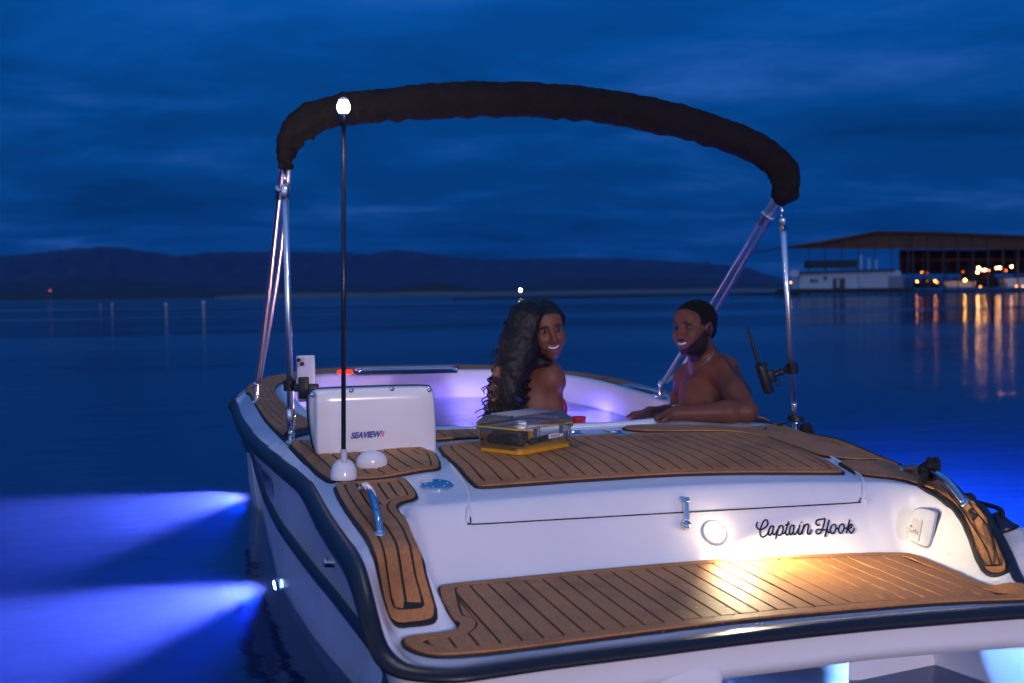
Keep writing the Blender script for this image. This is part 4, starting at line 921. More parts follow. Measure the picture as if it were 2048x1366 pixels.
# warm lamp in the port wall of the pool, above the water
L = tub(-.046, 720); i = int(np.argmin(np.linalg.norm(L-np.array([PX(605, 826, .585)[0], 5.20]), axis=1))); wl = np.array([*L[i], .490]); cd = np.array([CX-wl[0], T_Y-wl[1], 0]); cd /= np.linalg.norm(cd)
mb = MB(); mb.lathe([(.022, -.02), (.022, .004), (.016, .012), (0, .014)], wl, cd, 18); mb.out('wall_lamp', emat('warm_lens', (1, .62, .26), 16), boat)
l = bpy.data.lights.new('wall_light', 'POINT'); l.energy = 17; l.color = (1, .38, .14); l.shadow_soft_size = .03; lo = bpy.data.objects.new('wall_light', l); COL.objects.link(lo); lo.location = Vector(wl+cd*.06); BOAT_ROOTS.append(lo)

# ================================================================ people: one implicit surface each, meshed by surface nets
class SDF:
    def __init__(s, lo, hi, h):
        s.lo = np.array(lo, float); s.h = h; s.n = np.ceil((np.array(hi)-s.lo)/h).astype(int)+1; s.f = np.full(tuple(s.n), .5, np.float32)
    def reg(s, lo, hi):
        a = np.clip(np.floor((np.array(lo)-s.lo)/s.h).astype(int), 0, s.n); b = np.clip(np.ceil((np.array(hi)-s.lo)/s.h).astype(int)+1, 0, s.n)
        sl = tuple(slice(i, j) for i, j in zip(a, b)); ax = [s.lo[i]+s.h*np.arange(a[i], b[i]) for i in range(3)]
        return sl, np.stack(np.meshgrid(*ax, indexing='ij'), -1)
    def comb(s, sl, d, k, sub=False):
        f = s.f[sl]; d = d.astype(np.float32)
        if sub:
            h = np.clip(.5-.5*(f+d)/k, 0, 1); s.f[sl] = f*(1-h)+(-d)*h+k*h*(1-h)
        else:
            h = np.clip(.5+.5*(d-f)/k, 0, 1); s.f[sl] = d*(1-h)+f*h-k*h*(1-h)
    def cap(s, a, b, ra, rb=None, k=.02, sub=False):
        a = np.asarray(a, float); b = np.asarray(b, float); rb = ra if rb is None else rb; m = max(ra, rb)+k*1.5+.01
        sl, P = s.reg(np.minimum(a, b)-m, np.maximum(a, b)+m)
        if P.size == 0: return s
        ab = b-a; t = np.clip(((P-a) @ ab)/(ab @ ab+1e-12), 0, 1); d = np.linalg.norm(P-a-t[..., None]*ab, axis=-1)-(ra+(rb-ra)*t); s.comb(sl, d, k, sub); return s
    def ell(s, c, r, R=None, k=.02, sub=False):
        c = np.asarray(c, float); r = np.asarray(r, float); m = r.max()+k*1.5+.01; sl, P = s.reg(c-m, c+m)
        if P.size == 0: return s
        Q = P-c
        if R is not None: Q = Q @ R
        k0 = np.linalg.norm(Q/r, axis=-1); k1 = np.linalg.norm(Q/(r*r), axis=-1)+1e-9; s.comb(sl, k0*(k0-1)/k1, k, sub); return s
    def box(s, c, hlf, R, rr, k=.006, sub=False):
        c = np.asarray(c, float); hlf = np.asarray(hlf, float); m = np.linalg.norm(hlf)+k*1.5+.01; sl, P = s.reg(c-m, c+m)
        Q = np.abs((P-c) @ R)-(hlf-rr); d = np.linalg.norm(np.maximum(Q, 0), axis=-1)+np.minimum(Q.max(-1), 0)-rr; s.comb(sl, d, k, sub); return s
    def mesh(s):
        f = s.f; neg = f < 0; n = np.array(f.shape)-1; cnt = np.zeros(tuple(n), np.float32); acc = np.zeros(tuple(n)+(3,), np.float32)
        cs = [(i, j, k) for i in (0, 1) for j in (0, 1) for k in (0, 1)]
        sub = lambda A, o: A[o[0]:o[0]+n[0], o[1]:o[1]+n[1], o[2]:o[2]+n[2]]
        tot = sum(sub(neg, o).astype(np.int8) for o in cs); act = (tot > 0) & (tot < 8); idx = np.argwhere(act)
        vals = {o: f[idx[:, 0]+o[0], idx[:, 1]+o[1], idx[:, 2]+o[2]] for o in cs}
        A = np.zeros((len(idx), 3)); Cn = np.zeros(len(idx))
        for a in cs:
            for ax in range(3):
                if a[ax] == 0:
                    b = list(a); b[ax] = 1; b = tuple(b); fa, fb = vals[a], vals[b]; x = (fa < 0) != (fb < 0); t = np.where(x, fa/(fa-fb+1e-20), 0)
                    p = np.array(a, float)[None]+np.eye(3)[ax][None]*t[:, None]; A += p*x[:, None]; Cn += x
        V = s.lo+s.h*(idx+A/Cn[:, None]); vid = -np.ones(tuple(n), int); vid[tuple(idx.T)] = np.arange(len(idx)); F = []
        for ax in range(3):
            o = [0, 0, 0]; o[ax] = 1; sh = [slice(0, n[i]) for i in range(3)]
            a = neg[:n[0], :n[1], :n[2]]; b = neg[o[0]:o[0]+n[0], o[1]:o[1]+n[1], o[2]:o[2]+n[2]]; e = np.argwhere(a != b)
            u, w = (ax+1) % 3, (ax+2) % 3; e = e[(e[:, u] > 0) & (e[:, w] > 0)]
            du = np.eye(3, dtype=int)[u]; dw = np.eye(3, dtype=int)[w]
            q = np.stack([vid[tuple((e-x).T)] for x in (0*du, du, du+dw, dw)], 1); q = q[(q >= 0).all(1)]; F.append(q)
        return V, np.concatenate(F)
    def val(s, P):
        i = np.clip(np.round((P-s.lo)/s.h).astype(int), 0, s.n-1); return s.f[tuple(i.T)]
def head(S, c, R, sc=1.0, female=False, jaw=1.0):
    """head frame: +x its left, +y the face, +z up"""
    P = lambda x, y, z: np.asarray(c)+R @ (np.array([x, y, z])*sc)
    E = lambda x, y, z, r, k=.02, sub=False: S.ell(P(x, y, z), np.array(r)*sc, R, k*sc, sub)
    Cp = lambda a, b, ra, rb=None, k=.01, sub=False: S.cap(P(*a), P(*b), ra*sc, (rb or ra)*sc, k*sc, sub)
    E(0, -.022, .036, (.074, .094, .082)); E(0, .022, .020, (.066, .066, .075), .03); E(0, .030, -.040, (.056*jaw, .060, .076), .03)
    for s in (-1, 1):
        E(s*.042*jaw, .004, -.066, (.018, .040, .030), .03); E(s*.043, .058, -.016, (.022, .024, .018), .02); E(s*.036, .072, -.030, (.019, .017, .016), .018)
    E(0, .066, -.100, (.022, .020, .018), .022); E(0, .074, .052, (.048, .016, .030), .03)
    Cp((-.034, .080, .026), (.034, .080, .026), .009, k=.018)
    for s in (-1, 1): E(s*.031, .096, .006, (.017, .014, .011), .012, True)
    Cp((0, .086, .022), (0, .107, -.030), .0085, .0125 if not female else .0105, .014)
    E(0, .110, -.036, (.0130 if not female else .0105, .011, .0095), .008)
    for s in (-1, 1): E(s*.0140, .099, -.040, (.0090, .010, .0075), .007)
    # laughing mouth
    E(0, .076, -.068, (.031, .0165, .026), .014)
    for s in (-1, 1): E(s*.040, .066, -.046, (.017, .016, .020), .018)
    pts = [(-.032, .076, -.0545), (-.0235, .0865, -.0615), (-.012, .0945, -.0662), (0, .0975, -.0675), (.012, .0945, -.0662), (.0235, .0865, -.0615), (.032, .076, -.0545)]; gap = (.2, .75, 1, 1, 1, .75, .2)
    for i in range(6):
        a, b = np.array(pts[i]), np.array(pts[i+1]); ga, gb_ = gap[i], gap[i+1]
        Cp(tuple(a+(0, 0, .0085*ga)), tuple(b+(0, 0, .0085*gb_)), .0042, k=.005); Cp(tuple(a*(.95, 1, 1)+(0, -.003*ga, -.0105*ga)), tuple(b*(.95, 1, 1)+(0, -.003*gb_, -.0105*gb_)), .0054, k=.005)
    for i in range(1, 5):
        a, b = np.array(pts[i]), np.array(pts[i+1]); Cp(tuple(a+(0, .006, -.001)), tuple(b+(0, .006, -.001)), .0066, k=.002, sub=True)
    for s in (-1, 1): E(s*.074, -.012, -.004, (.009, .020, .032), .008); E(s*.081, -.006, .0, (.004, .009, .016), .004, True)
    return P
def face_parts(parent, P, R, sc, skin_w=1.0, glint=True, iris=(.03, .015, .008)):
    for s in (-1, 1):
        c = P(s*.031, .0775, .006); mb = MB(); mb.ball(c, .0122*sc, 12, R @ np.array([[1, 0, 0], [0, 0, 1], [0, -1, 0]])); V = np.concatenate(mb.V); 
        loc = (V-c) @ R/(.0122*sc); cols = np.where((loc[:, 1] > .80)[:, None], np.array(iris)[None], np.array([[.34, .32, .32] if glint else [.15, .13, .13]])); cols = np.where((loc[:, 1] > .93)[:, None], np.array([[.004, .003, .003]]), cols)
        mk('eye', V, mb.F, M['eye'], parent, cols=cols)
        # lids
        for nm, cond in (('upper_eyelid', lambda q: q[2] > (.0040 if glint else .0008)+.0012*abs(q[0])/.012), ('lower_eyelid', lambda q: q[2] < (-.0050 if glint else -.0034))):
            mb = MB(); mb.ball(c, .0131*sc, 20, R); Vv = np.concatenate(mb.V); Lq = (Vv-c) @ R/sc; Fk = [f for f in mb.F if all(cond(Lq[i]) for i in f) and all(Lq[i][1] > -.004 for i in f)]; us = sorted({i for f in Fk for i in f}); mpi = {i: j for j, i in enumerate(us)}
            mk(nm, Vv[us], [[mpi[i] for i in f] for f in Fk], M['lid'], parent)
    V = []; F = []; nn_ = 13
    for r, z in enumerate((-.0600, -.0665, -.0735)):
        for i in range(nn_):
            u = -1+2*i/(nn_-1); V.append(P(u*.0255, .0965-.0105*u*u-.001*(r == 2), z+.0075*u*u+(.0045 if r == 2 else -.001)*abs(u)**3))
    F = [[r*nn_+i, r*nn_+i+1, (r+1)*nn_+i+1, (r+1)*nn_+i] for r in range(2) for i in range(nn_-1)]
    mk('teeth', V, F, M['teeth'], parent)
M['eye'] = vcol_mat('eye', .08); M['teeth'] = mat('teeth', (.72, .70, .68), .2, coat=.3); M['lid'] = mat('eyelid', (.075, .030, .020), .5)
M['skin'] = vcol_mat('skin', .50, bump=(220, .15, .001), spec=.38, sss=.04)
M['hair'] = mat('black_hair', (.0075, .006, .0065), .42, bump=(160, .8, .004, (1, 1, .4)), spec=.35)
M['beard'] = mat('beard_hair', (.008, .006, .006), .8, bump=(320, .9, .003), spec=.2)
def skin_cols(V, base, P0, c, R, sc, beard=False, brows=True, hairline=None):
    L = (V-np.asarray(c)) @ R/sc; n = len(V); col = np.tile(np.array(base), (n, 1)).astype(float)
    nzv = np.array([mnoise.noise(Vector(p*22)) for p in V[::1]]) if n < 90000 else rng.normal(0, .3, n); col *= (1+.14*nzv)[:, None]
    def blend(w, cc): nonlocal col; col = col*(1-w[:, None])+np.array(cc)[None]*w[:, None]
    g = lambda x, y, z, sx, sy, sz: np.exp(-(((L[:, 0]-x)/sx)**2+((L[:, 1]-y)/sy)**2+((L[:, 2]-z)/sz)**2))
    face = (L[:, 1] > .05) & (L[:, 2] > -.13) & (L[:, 2] < .12)
    zl_ = L[:, 2]+.068-.0065*np.minimum(np.abs(L[:, 0])/.024, 1.3)**2; lip = np.maximum(np.exp(-((zl_-.0095)/.0042)**2), np.exp(-((zl_+.0105)/.0055)**2))*np.exp(-(L[:, 0]/.027)**6)*face*(L[:, 1] > .07); blend(np.clip(lip*1.1, 0, .8), (.20, .052, .042))
    blend(np.clip(np.exp(-((L[:, 0]/.024)**4+(zl_/.0055)**2))*(L[:, 1] < .0985)*(L[:, 1] > .06)*face, 0, 1)*.9, (.02, .006, .005))
    if brows:
        for s in (-1, 1):
            w = np.exp(-(((L[:, 0]-s*.031)/.0165)**4+((L[:, 2]-(.0265-.010*((np.abs(L[:, 0])-.024)/.02)**2))/.0042)**2))*face; blend(np.clip(w*1.2, 0, .9), (.010, .006, .005))
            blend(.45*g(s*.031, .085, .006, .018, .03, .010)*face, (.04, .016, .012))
    if beard:
        ax = np.abs(L[:, 0]); w = np.zeros(n)
        nz_ = np.array([mnoise.noise(Vector(q*260)) for q in V]) if n < 120000 else rng.normal(0, .35, n)
        zl2 = np.where(L[:, 1] < .078, .010-.95*(L[:, 1]-.004), -.079)+.006*nz_
        jaw_ = sm(.0, .013, zl2-L[:, 2])*sm(-.016, -.004, L[:, 1]+.1*(L[:, 2]+.05))*sm(-.146, -.128, L[:, 2]-.25*np.minimum(L[:, 1]-.06, 0))*(ax < .085)
        jaw_ *= 1-np.clip(lip*2.2, 0, 1)*(L[:, 2] > -.084); chin = jawl = jaw_; side = jaw_*0
        mo = np.exp(-((L[:, 0]/.030)**6+((L[:, 2]+.0495+.25*ax)/.0048)**2))*(L[:, 1] > .07)*.9
        w = np.clip(np.maximum.reduce([chin*(1-np.clip(lip*2, 0, 1)), jawl, side*.95, mo]), 0, 1); blend(w*.93, (.0085, .006, .0055))
    if hairline is not None:
        blend(hairline(L), (.008, .006, .006))
    return col
# ---------------- the woman
def fr(yaw_dir, tilt_fwd=0.0, roll=0.0):
    """head axes from the horizontal facing direction"""
    y = np.array([yaw_dir[0], yaw_dir[1], 0.0]); y /= np.linalg.norm(y); z = np.array([0, 0, 1.0]); x = np.cross(y, z); R = np.stack([x, y, z], 1)
    cr, sr_ = math.cos(roll), math.sin(roll); Ry = np.array([[cr, 0, sr_], [0, 1, 0], [-sr_, 0, cr]]); ct, st = math.cos(tilt_fwd), math.sin(tilt_fwd); Rx = np.array([[1, 0, 0], [0, ct, st], [0, -st, ct]])
    return R @ Rx @ Ry
WY = 4.86
hc = PY(1091, 661, WY); tocam = CPOS-hc; tocam[2] = 0; tocam /= np.linalg.norm(tocam); rt = BR.copy(); rt[2] = 0; rt /= np.linalg.norm(rt)
an = math.radians(17); Rw = fr(tocam*math.cos(an)+rt*math.sin(an), .02, math.radians(9)); wsc = 1.0
lo = hc-np.array([.36, .26, .60]); hi = hc+np.array([.26, .34, .18])
S = SDF(lo, hi, .0042)
sr_ = PY(1100, 752, WY-.03); sl_ = PY(1012, 764, WY+.10); nb_ = PY(1066, 722, WY+.03); bk = PY(1060, 815, WY+.03); ws = PY(1062, 905, WY+.06)
S.ell(bk, (.145, .095, .15), frame((0, 0, 1), rt), .03); S.ell(PY(1058, 765, WY+.04), (.165, .080, .075), frame((0, .0, 1), sr_-sl_), .03); S.ell(ws, (.12, .10, .16), frame((0, 0, 1), rt), .04); S.cap(ws, ws-np.array([0, 0, .10]), .12, .14, .05)
for s_, o_ in ((sr_, 1), (sl_, -1)): S.cap(s_, PY(1062, 742, WY+.03), .052, .05, .03); S.ell(s_, (.052, .052, .056), None, .03)
er = PY(1111, 838, WY-.02); S.cap(sr_, er, .047, .040, .012); S.cap(er, er+np.array([.02, .22, -.06]), .038, .028, .02)
el_ = PY(1000, 850, WY+.12); S.cap(sl_, el_, .046, .038, .012); S.cap(el_, el_+np.array([.05, .2, -.05]), .037, .026, .02)
S.cap(nb_, hc+Rw @ np.array([0, -.02, -.05]), .056, .050, .035)
S.cap(PY(1042, 770, WY-.05), PY(1040, 850, WY-.055), .006, .008, .03, True)
Pw = head(S, hc, Rw, wsc, True, .93)
V, F = S.mesh(); woman = thing('person', (bk[0], bk[1]+.03, .12), 'woman with long curly black hair in the boat pool, smiling back over her shoulder', 'person')
body_w = mk('body', V, F, M['skin'], woman, cols=skin_cols(V, (.165, .058, .031), Pw, hc, Rw, wsc, hairline=lambda L: np.clip(sm(.052, .066, L[:, 2]-.10*np.abs(L[:, 0])*0+(.062-np.minimum(L[:, 1], .09))*.6), 0, 1)*(L[:, 2] > -.03)))
face_parts(woman, Pw, Rw, wsc)
# hair: a dense core with many curled locks over it
H = SDF(hc-np.array([.36, .28, .62]), hc+np.array([.26, .26, .20]), .0075)
Hl = lambda x, y, z: hc+Rw @ (np.array([x, y, z])*wsc)
H.ell(Hl(0, -.030, .040), (.090, .098, .096), Rw, .02)
core = [(1056, 640, WY-.02, .086), (1040, 690, WY-.03, .082), (1026, 735, WY-.05, .074), (1014, 785, WY-.06, .064), (1006, 835, WY-.06, .058), (1004, 880, WY-.05, .050)]
CP = [(PY(u, v, y), r) for u, v, y, r in core]
for (a, ra), (b, rb) in zip(CP[:-1], CP[1:]): H.cap(a, b, ra, rb, .03)
H.cap(Hl(-.055, .01, .04), PY(1092, 722, WY-.05), .030, .020, .03); H.cap(Hl(.066, .0, .05), Hl(.072, .0, -.06), .026, .018, .02)
H.cap(PY(1050, 730, WY-.06), PY(1098, 722, WY-.07), .030, .016, .02)
# open the face
H.ell(Hl(.004, .098, -.030), np.array([.064, .062, .100]), Rw, .012, True); H.ell(Hl(.0, .125, .02), np.array([.058, .06, .062]), Rw, .012, True)
HVv, HFf = H.mesh(); 
disp = np.array([mnoise.noise(Vector(p*55))+.6*mnoise.noise(Vector(p*110)) for p in HVv]); dirv = HVv-(hc+np.array([0, 0, -.1])); 
cen_ = HVv.mean(0); HVv = HVv+(dirv/np.linalg.norm(dirv, axis=1)[:, None])*(disp*.006)[:, None]
hair = mk('hair', HVv, HFf, M['hair'], woman)
mb = MB()
for k_ in range(430):
    f0 = random.random()**.8; j = f0*(len(CP)-1.001); i0 = int(j); a_, ra = CP[i0]; b_, rb = CP[i0+1]; p0 = a_+(b_-a_)*(j-i0); r0 = ra+(rb-ra)*(j-i0)
    th = random.uniform(0, 2*PI); 
    dv_ = np.array([math.cos(th), math.sin(th)*.9, random.uniform(-.2, .3)]); st = p0+dv_*r0*.96
    if ((st-hc) @ Rw)[1] > .03 and ((st-hc) @ Rw)[2] > -.14 and ((st-hc) @ Rw)[0] > -.075: continue
    L_ = random.uniform(.08, .20); N_ = 26; rc = random.uniform(.007, .013); w0 = random.uniform(0, 6.28); tw = random.uniform(4, 7); lean = dv_*random.uniform(.0, .035)
    P = []
    for i in range(N_):
        f = i/(N_-1); ph = w0+f*tw*L_/.14*3.2; P.append(st+np.array([rc*math.cos(ph), rc*math.sin(ph), -L_*f])+lean*f+np.array([-.03*f*f, 0, 0]))
    r0_ = .0052 if k_ < 200 else random.uniform(.0016, .0034); mb.tube(np.array(P), np.linspace(r0_, r0_*.42, N_), 5)
lk = mb.out('curls', M['hair'], hair); lk['kind'] = 'stuff'
mb = MB(); q = [PY(1127, 800, WY+.01), PY(1132, 815, WY+.02), PY(1131, 835, WY+.02)]; mb.tube(spline([PY(1118, 795, WY+.06), *q], 6), .0055, 8); mb.out('bikini_strap', mat('red_cloth', (.36, .02, .03), .7), woman)
# ---------------- the man
MY = 4.86
mc = PY(1389, 657, MY); tocam = CPOS-mc; tocam[2] = 0; tocam /= np.linalg.norm(tocam); an = math.radians(-43); Rm = fr(tocam*math.cos(an)+rt*math.sin(an), -.02, math.radians(3)); msc = 1.0
S = SDF(mc-np.array([.40, .52, .62]), mc+np.array([.36, .36, .16]), .0045)
ns = PY(1448, 742, MY-.06); fs = PY(1374, 756, MY+.22); nk = PY(1410, 716, MY+.03); ch = PY(1412, 800, MY+.07); bl_ = PY(1432, 890, MY+.12)
sd_ = frame((0, 0, 1), ns-fs)
S.ell(ch, (.150, .105, .150), sd_, .04); S.ell(PY(1428, 760, MY+.06), (.165, .085, .085), sd_, .04); S.ell(bl_, (.135, .105, .17), sd_, .05); S.cap(bl_, bl_-np.array([0, 0, .12]), .12, .13, .05)
S.ell(ns, (.062, .060, .066), None, .035); S.ell(fs, (.058, .056, .062), None, .035)
for s_ in (ns, fs): S.cap(s_, nk-np.array([0, 0, .0]), .048, .050, .04)
S.cap(nk-np.array([0, 0, .03]), mc+Rm @ np.array([0, -.022, -.055]), .064, .058, .035)
ne = PY(1494, 838, MY-.31); ne[2] = max(ne[2], float(zfun(ne[0], ne[1])[0])+.048); S.cap(ns, ns*.45+ne*.55, .060, .056, .022); S.cap(ns*.45+ne*.55, ne, .055, .043, .02)
nw_ = PY(1352, 850, MY-.26); nw_[2] = max(nw_[2], float(zfun(nw_[0], nw_[1])[0])+.034); mf = ne*.72+nw_*.28; S.cap(ne, mf, .042, .047, .02); S.cap(mf, nw_, .046, .029, .02)
fe = PY(1352, 830, MY+.30); S.cap(fs, fe, .052, .042, .02); fw = PY(1300, 826, MY+.06); S.cap(fe, fe*.6+fw*.4, .041, .040, .02); S.cap(fe*.6+fw*.4, fw, .040, .028, .02)
S.cap(PY(1415, 780, MY-.07), PY(1424, 806, MY-.09), .012, .010, .04, True)
def hand(S, w, d, up, sc=1.0, curl=.9, thumb=1):
    d = np.asarray(d, float)/np.linalg.norm(d); up = np.asarray(up, float); up = up-d*(up @ d); up /= np.linalg.norm(up); sd = np.cross(d, up)*thumb
    S.ell(w+d*.045*sc, np.array([.050, .040, .016])*sc, np.stack([d, sd, up], 1), .012); S.cap(w, w+d*.03*sc, .027*sc, .026*sc, .012)
    for i, (o, L_) in enumerate(((.030, .070), (.010, .078), (-.010, .073), (-.029, .058))):
        p = w+d*.082*sc+sd*o*sc; a = 0.25; r = .0088*sc
        for j, fl_ in enumerate((.45, .32, .25)):
            a += curl*(.35, .55, .5)[j]; q = p+(d*math.cos(a)-up*math.sin(a))*L_*fl_*sc+sd*o*.06*sc; S.cap(p, q, r, r*.93, .0045); p = q; r *= .93
    p = w+d*.026*sc+sd*.030*sc; q = p+(d*.62+sd*.75-up*.2)*.036*sc; S.cap(p, q, .0115*sc, .0105*sc, .006); q2 = q+(d*.9+sd*.25-up*.35)*.032*sc; S.cap(q, q2, .0105*sc, .0088*sc, .004)
hand(S, nw_, np.array([-.92, .32, -.22]), (0, 0, 1), 1.0, .9, -1)
hand(S, fw, PY(1275, 838, MY-.02)-fw, (0, -.25, 1), 1.02, 1.0, 1)
Pm = head(S, mc, Rm, msc, False, 1.05)
V, F = S.mesh(); man = thing('person', (bl_[0], bl_[1], .12), 'shirtless bearded man laughing in the boat pool, forearm resting on its rim', 'person')
mk('body', V, F, M['skin'], man, cols=skin_cols(V, (.140, .048, .026), Pm, mc, Rm, msc, beard=True))
face_parts(man, Pm, Rm, msc, glint=False)
H = SDF(mc-np.array([.14, .16, .16]), mc+np.array([.14, .16, .17]), .004); Hm = lambda x, y, z: mc+Rm @ np.array([x, y, z])
H.ell(Hm(0, -.022, .040), (.079, .100, .088), Rm, .01); H.ell(Hm(0, .018, .034), (.0735, .078, .0835), Rm, .012); H.ell(Hm(0, -.070, -.012), (.058, .036, .045), Rm, .02)
H.box(Hm(0, .110, -.050), (.12, .068, .127), Rm, .03, .006, True); H.box(Hm(0, .03, -.075), (.12, .045, .080), Rm, .02, .006, True); H.ell(Hm(0, .02, -.115), np.array([.12, .105, .105]), Rm, .006, True)
HVv, HFf = H.mesh(); nzv = np.array([mnoise.noise(Vector(p*180)) for p in HVv]); d_ = HVv-mc; HVv = HVv+d_/np.linalg.norm(d_, axis=1)[:, None]*(nzv*.0022)[:, None]
mk('hair', HVv, HFf, M['beard'], man)
# thin chain round the man's neck
cp_ = [(1429, 702, -.02), (1418, 718, -.05), (1405, 730, -.065), (1391, 744, -.07), (1376, 757, -.07), (1363, 769, -.06)]
chn = []
for u, v, dy in cp_:
    d = bray(u, v); ts = np.linspace(4.3, 5.6, 500); Pq = CPOS+d[None]*ts[:, None]; vv = S.val(Pq); k_ = np.argmax(vv < .002); chn.append(Pq[k_]-d*.004)
mb = MB(); mb.tube(spline(chn, 8), .0022, 6); mb.out('necklace', mat('silver_chain', (.6, .55, .5), .2, metal=1.0), man)
# ================================================================ lake, hills, marina (world frame)
wm = bpy.data.materials.new('lake_water'); wm.use_nodes = True; t = NT(wm.node_tree)
c = t.new('ShaderNodeTexCoord')
def wave(sc, st, det=3.0, dist=0.0):
    mp = t.new('ShaderNodeMapping'); mp.inputs['Scale'].default_value = st; t.l(c.outputs['Object'], mp.inputs[0])
    nz = t.new('ShaderNodeTexNoise', inp={'Scale': sc, 'Detail': det, 'Distortion': dist}); t.l(mp.outputs[0], nz.inputs['Vector']); return nz.outputs[0]
h = t.math('ADD', t.math('MULTIPLY', wave(.55, (.7, 1.5, 1), 3, .6), .55), t.math('MULTIPLY', wave(2.6, (.8, 1.3, 1), 4), .26)); h = t.math('ADD', h, t.math('MULTIPLY', wave(9.0, (1, 1.2, 1), 2), .035))
bp = t.new('ShaderNodeBump', inp={'Strength': .30, 'Distance': .10}); t.l(h, bp.inputs['Height'])
# calm slicks and ruffled patches
pt_ = t.ramp(wave(.035, (.35, 1.6, 1), 4), [(.42, .055), (.60, .15)], 'EASE')
tr = t.new('ShaderNodeBsdfTransparent'); tr.inputs[0].default_value = (.80, .88, 1, 1); g = t.new('ShaderNodeBsdfGlossy'); t.l(pt_, g.inputs['Roughness']); t.l(bp.outputs[0], g.inputs['Normal'])
f = t.new('ShaderNodeFresnel'); f.inputs[0].default_value = 1.33; t.l(bp.outputs[0], f.inputs[1])
mx = t.new('ShaderNodeMixShader'); t.l(f.outputs[0], mx.inputs[0]); t.l(tr.outputs[0], mx.inputs[1]); t.l(g.outputs[0], mx.inputs[2])
vs_ = t.new('ShaderNodeVolumeScatter'); vs_.inputs['Color'].default_value = (.60, .62, 1, 1); vs_.inputs['Density'].default_value = .30
va = t.new('ShaderNodeVolumeAbsorption'); va.inputs['Color'].default_value = (.25, .40, .96, 1); va.inputs['Density'].default_value = .45
ad = t.new('ShaderNodeAddShader'); t.l(vs_.outputs[0], ad.inputs[0]); t.l(va.outputs[0], ad.inputs[1])
o = t.new('ShaderNodeOutputMaterial'); t.l(mx.outputs[0], o.inputs[0]); t.l(ad.outputs[0], o.inputs[1])
XW = 5200; Q = [(-XW, -400), (XW, -400), (XW, 8000), (-XW, 8000)]; V = [(x, y, z) for z in (0, -9) for x, y in Q]
lake = mk('lake_water', V, [[0, 1, 2, 3], [7, 6, 5, 4]]+[[i, i+4, (i+1) % 4+4, (i+1) % 4] for i in range(4)], wm, None, smooth=False); lake['kind'] = 'structure'
lb = mk('lake_bed', [(-XW, -400, -8.5), (XW, -400, -8.5), (XW, 8000, -8.5), (-XW, 8000, -8.5)], [[0, 1, 2, 3]], mat('lake_mud', (.02, .03, .035), .9, noise=(.3, .3)), None, smooth=False); lb['kind'] = 'structure'
hor = lambda u: 584-.01396*(u-1024)
def hill(name, ridge, dist, depth, m, foot=0.0, seed=1, rough=.03):
    """terrain with its ridge line at the given distance and slopes front and back"""
    u = np.array([r[0] for r in ridge], float); v = np.array([r[1] for r in ridge], float); uu = np.arange(u.min(), u.max()+1, 7.0); hh = np.interp(uu, u, v); V = []
    n = 12; rows = 9
    for i, (a, b) in enumerate(zip(uu, hh)):
        hz = (hor(a)-b)*dist/FPX+CAMH; hz += mnoise.noise(Vector((a*.03, seed, 0)))*rough*abs(hz)+mnoise.noise(Vector((a*.11, seed, 4)))*rough*.5*abs(hz)
        for r in range(-rows, 4):
            f = 1-abs(r)/(rows+.0) if r < 0 else 1-r*.28; dd = dist+depth*(r/rows); p = WD(a, hor(a), dd)
            z = max(hz, .2)*(f**1.25 if f > 0 else 0)*(1+.35*mnoise.noise(Vector((a*.035, r*.5, seed)))*(1 if r < 0 else .2)*(1-abs(f-.5)*.6)*(0 if r == 0 else 1))
            V.append((p[0], p[1], z-.4 if f <= 0 else z))
    k = rows+4; F = [[i*k+j, i*k+j+1, (i+1)*k+j+1, (i+1)*k+j] for i in range(len(uu)-1) for j in range(k-1)]
    o_ = mk(name, V, F, m, None); o_['kind'] = 'structure'; return o_
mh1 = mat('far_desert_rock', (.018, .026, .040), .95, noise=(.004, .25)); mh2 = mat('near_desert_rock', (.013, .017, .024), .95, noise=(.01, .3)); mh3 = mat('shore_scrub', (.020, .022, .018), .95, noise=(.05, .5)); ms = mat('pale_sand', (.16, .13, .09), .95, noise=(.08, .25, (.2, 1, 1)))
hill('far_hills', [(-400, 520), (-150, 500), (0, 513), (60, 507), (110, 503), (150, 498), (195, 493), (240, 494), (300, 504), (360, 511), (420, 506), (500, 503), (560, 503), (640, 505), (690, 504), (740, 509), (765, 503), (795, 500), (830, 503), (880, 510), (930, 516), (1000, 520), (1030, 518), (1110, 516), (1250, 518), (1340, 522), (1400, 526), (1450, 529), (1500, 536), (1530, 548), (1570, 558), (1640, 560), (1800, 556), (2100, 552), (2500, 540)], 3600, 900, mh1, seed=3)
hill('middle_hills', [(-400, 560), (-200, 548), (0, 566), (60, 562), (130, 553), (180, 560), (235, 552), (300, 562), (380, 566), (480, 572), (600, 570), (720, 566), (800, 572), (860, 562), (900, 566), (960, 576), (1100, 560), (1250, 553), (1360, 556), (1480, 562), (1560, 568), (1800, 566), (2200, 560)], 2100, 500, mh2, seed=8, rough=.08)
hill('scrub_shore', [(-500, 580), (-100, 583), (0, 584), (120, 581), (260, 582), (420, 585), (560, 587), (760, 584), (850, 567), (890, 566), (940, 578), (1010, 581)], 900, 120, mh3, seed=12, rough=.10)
hill('sandy_shore', [(430, 593.0), (500, 589), (600, 586), (760, 585.5), (860, 583), (960, 583.5), (1060, 583), (1200, 580.5), (1330, 578.5), (1420, 577), (1560, 577), (1640, 577)], 620, 90, ms, seed=15, rough=.05)
